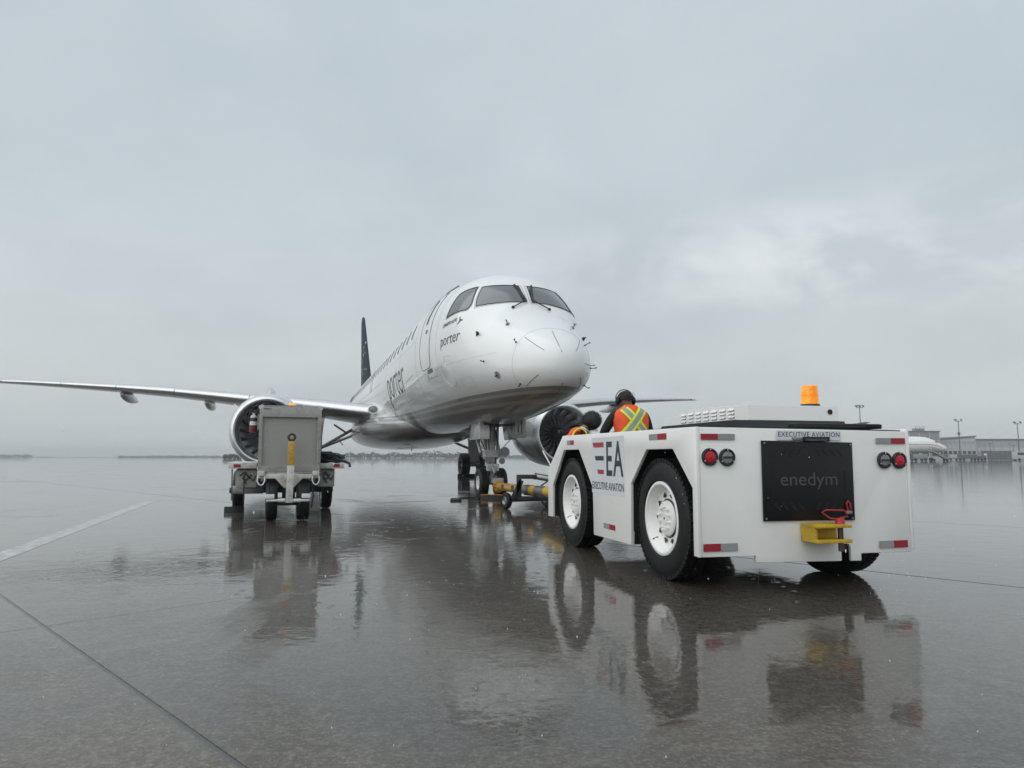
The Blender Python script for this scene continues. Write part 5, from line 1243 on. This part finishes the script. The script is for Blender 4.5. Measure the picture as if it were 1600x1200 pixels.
def tape(name, a, b, wd, mat_, off):
    a = Vector(a); b = Vector(b); dd = (b - a).normalized(); nn = Vector((-dd.y, dd.x)); rr = []
    for k in range(15):
        p = a.lerp(b, k / 14); rr.append([tuple(vest_pt(*(p + nn * wd * q), off)) for q in (-.5, -.25, 0, .25, .5)])
    return MB().grid(rr).build(name, mat_, drv, smooth=70, fixn=True)
for a, b, of in (((-.115, 1.565), (.150, 1.235), .004), ((.125, 1.555), (-.150, 1.235), .008)):
    tape('lime_tape', a, b, .104, 'lime_tape', of); tape('silver_tape', a, b, .052, 'silver_tape', of + .002)
tape('lime_tape', (-.185, 1.215), (.185, 1.235), .085, 'lime_tape', .012); tape('silver_tape', (-.185, 1.213), (.185, 1.233), .045, 'silver_tape', .0145)
hd = Vector(J['head'])
cap = MB(); rr = []
for k in range(9):
    e = PI / 2 * k / 8; rr.append([tuple(hd + Vector((.096 * math.cos(e) * math.cos(t), .110 * math.cos(e) * math.sin(t), .012 + .092 * math.sin(e)))) for t in [2 * PI * i / 28 for i in range(28)]])
cap.grid(rr, wrap=True).build('cap', 'dark_cloth', drv, smooth=70)
MB().grid([[tuple(hd + Vector((.07 * s_, .095 + q * .075 - .02 * s_ * s_, .018 - q * .02))) for s_ in (-1, -.5, 0, .5, 1)] for q in (0, .5, 1)]).build('cap_peak', 'dark_cloth', drv, smooth=70)
em = hd + Vector((.045, -.098, .055)); MB().tube([em + Vector((.022 * math.cos(t), -.012, .015 * math.sin(t))) for t in [2 * PI * k / 14 for k in range(14)]], .0028, 5, closed=True).build('cap_emblem', 'silver_tape', drv)
MB().tube([hd + Vector((.080 * math.cos(t), -.075 - .03 * math.sin(t), -.005)) for t in [PI * k / 12 for k in range(13)]], .012, 6).build('hair', 'hair', drv)
for sg in (-1, 1):
    c = hd + Vector((sg * .098, .0, -.015)); bm = bmesh.new(); bmesh.ops.create_uvsphere(bm, u_segments=20, v_segments=12, radius=1)
    MB().bm(bm, T(*c) @ Matrix.Diagonal((.028, .042, .052, 1))).build('ear_cup', 'black_gloss', drv)
MB().tube([hd + Vector((.112 * math.cos(t), .03, .01 + .108 * math.sin(t))) for t in [PI * k / 20 for k in range(21)]], .006, 6).build('head_band', 'black', drv)
MB().tube([hd + Vector((-.105, .0, -.05)), hd + Vector((-.10, .07, -.085)), hd + Vector((-.05, .115, -.08))], .004, 6).build('microphone_boom', 'black', drv)
# ---- second person, bent low beside the driver, bushy black hair
o = tm @ Vector((.50, 4.22, 0))
J = dict(pelvis=(-.04, .0, .88), waist=(-.02, .0, 1.00), chest=(.02, .0, 1.16), upper=(.09, .0, 1.29), neck=(.185, .0, 1.37), headbase=(.235, .0, 1.41), head=(.285, .0, 1.455), headtop=(.315, .0, 1.51), look=(.85, .25, -.45),
         shL=(.06, .17, 1.27), shR=(.06, -.17, 1.27), elL=(.20, .26, 1.02), elR=(.22, -.22, 1.03), wrL=(.42, .20, .92), wrR=(.44, -.14, .94),
         hpL=(-.05, .10, .84), hpR=(-.05, -.10, .84), knL=(.06, .12, .47), knR=(.04, -.12, .47), anL=(-.07, .13, .09), anR=(-.06, -.13, .09), toL=(.09, .14, .045), toR=(.1, -.14, .045))
p2, body = make_person('person', 'bending worker with bushy black hair and orange vest beyond the tug front', (o.x, o.y, 0), trz, J, 0)
def lean_shell(name, mat_, stops, off, a0, a1, n=30):
    rr = []
    for (cx, cz, hw, hd_) in stops:
        tx, tz = .35, .937      # direction up the spine
        rr.append([(cx + tz * (hd_ + off) * math.cos(t), (hw + off) * math.sin(t), cz - tx * (hd_ + off) * math.cos(t)) for t in [a0 + (a1 - a0) * k / n for k in range(n + 1)]])
    return MB().grid(rr).build(name, mat_, p2, smooth=70)
VST = [(-.03, .97, .165, .14), (-.01, 1.06, .175, .145), (.02, 1.17, .19, .145), (.065, 1.245, .20, .13), (.115, 1.30, .175, .115), (.145, 1.335, .11, .085)]
lean_shell('vest', 'orange_cloth', VST, .0, 0, 2 * PI)
lean_shell('lime_tape', 'lime_tape', [(-.018, 1.025, .172, .143), (-.006, 1.08, .178, .145)], .006, 0, 2 * PI)
# armhole edge of the vest, running over the near shoulder
arc = [Vector((.035 + .115 * math.cos(t), -.19, 1.245 + .135 * math.sin(t))) for t in [R_(200 - 215 * k / 18) for k in range(19)]]
MB().grid([[tuple(p + Vector((0, y, 0)) + (p - Vector((.035, -.19, 1.245))).normalized() * r) for y, r in ((-.05, -.014), (-.045, .004), (.02, .014), (.09, .008))] for p in arc]).build('vest_shoulder', 'orange_cloth', p2, smooth=70)
MB().tube([p + Vector((0, -.055, 0)) - (p - Vector((.035, -.19, 1.245))).normalized() * .012 for p in arc], .010, 6).build('vest_edging', 'lime_tape', p2)
hd = Vector(J['head'])
rnd = random.Random(21); hair = MB()
bm = bmesh.new(); bmesh.ops.create_icosphere(bm, subdivisions=3, radius=.128)
for q in bm.verts: q.co *= 1 + rnd.uniform(-.03, .05)
hair.bm(bm, T(hd.x + .005, hd.y - .012, hd.z + .032))
hair.build('hair', 'hair', p2, smooth=70)
st = MB(); cc_ = hd + Vector((.005, -.012, .032))
for k in range(1500):
    n = Vector((rnd.gauss(0, 1), rnd.gauss(0, 1), rnd.gauss(0, 1))).normalized()
    if n.dot(Vector(J['look']).normalized()) > .75: continue
    p = cc_ + n * .124; t = n.orthogonal().normalized(); t = (t * math.cos(k) + n.cross(t) * math.sin(k)); e = p + n * rnd.uniform(.012, .034) + t * rnd.uniform(0, .02)
    st.add([p - t * .002, p + t * .002, e], [(0, 1, 2)])
o = st.build('hair_strands', 'hair', p2, smooth=0, fixn=False); o['kind'] = 'stuff'
MB().tube([(.185 + .05 * math.cos(t), .062 * math.sin(t), 1.365 - .03 * math.cos(t)) for t in [2 * PI * k / 16 for k in range(16)]], .012, 6, closed=True).build('collar', 'label_white', p2)

# ================================================================== rain and haze
rnd = random.Random(99); rain = MB()
for k in range(520):
    y = 1.2 + 12 * rnd.random() ** 1.3; x = rnd.uniform(-.72, .72) * y; z = rnd.uniform(.02, 1.05 + .02 * y)
    r = rnd.uniform(.0008, .0016); L = rnd.uniform(1.2, 3.) * r; t = Vector((rnd.uniform(-.15, .05), 0, 1)).normalized() * L; c = Vector((x, y, z))
    rain.add([c - t, c + Vector((r, 0, 0)), c + Vector((0, r, 0)), c + Vector((-r, 0, 0)), c + Vector((0, -r, 0)), c + t], [(0, 2, 1), (0, 3, 2), (0, 4, 3), (0, 1, 4), (5, 1, 2), (5, 2, 3), (5, 3, 4), (5, 4, 1)])
m, nb, p = newmat('water_drop'); p.inputs['Base Color'].default_value = (.75, .78, .80, 1); p.inputs['Roughness'].default_value = .1
o = rain.build('rain', 'water_drop', smooth=0); tag(o, 'sparse raindrops falling over the wet apron', 'rain', kind='stuff')
hz = MB().box(-1900, 1900, -60, 1800, -1.5, 19).build('haze', 'water_drop', smooth=0); hz.data.materials.clear()
m = bpy.data.materials.new('haze'); m.use_nodes = True; m.node_tree.nodes.clear(); hv = m.node_tree.nodes.new('ShaderNodeVolumePrincipled'); ho = m.node_tree.nodes.new('ShaderNodeOutputMaterial')
hv.inputs['Color'].default_value = (.9, .93, .95, 1); hv.inputs['Density'].default_value = .0007; hv.inputs['Anisotropy'].default_value = .2
m.node_tree.links.new(hv.outputs[0], ho.inputs['Volume']); hz.data.materials.append(m)
tag(hz, 'thin rain haze lying over the airfield', 'haze', kind='stuff')
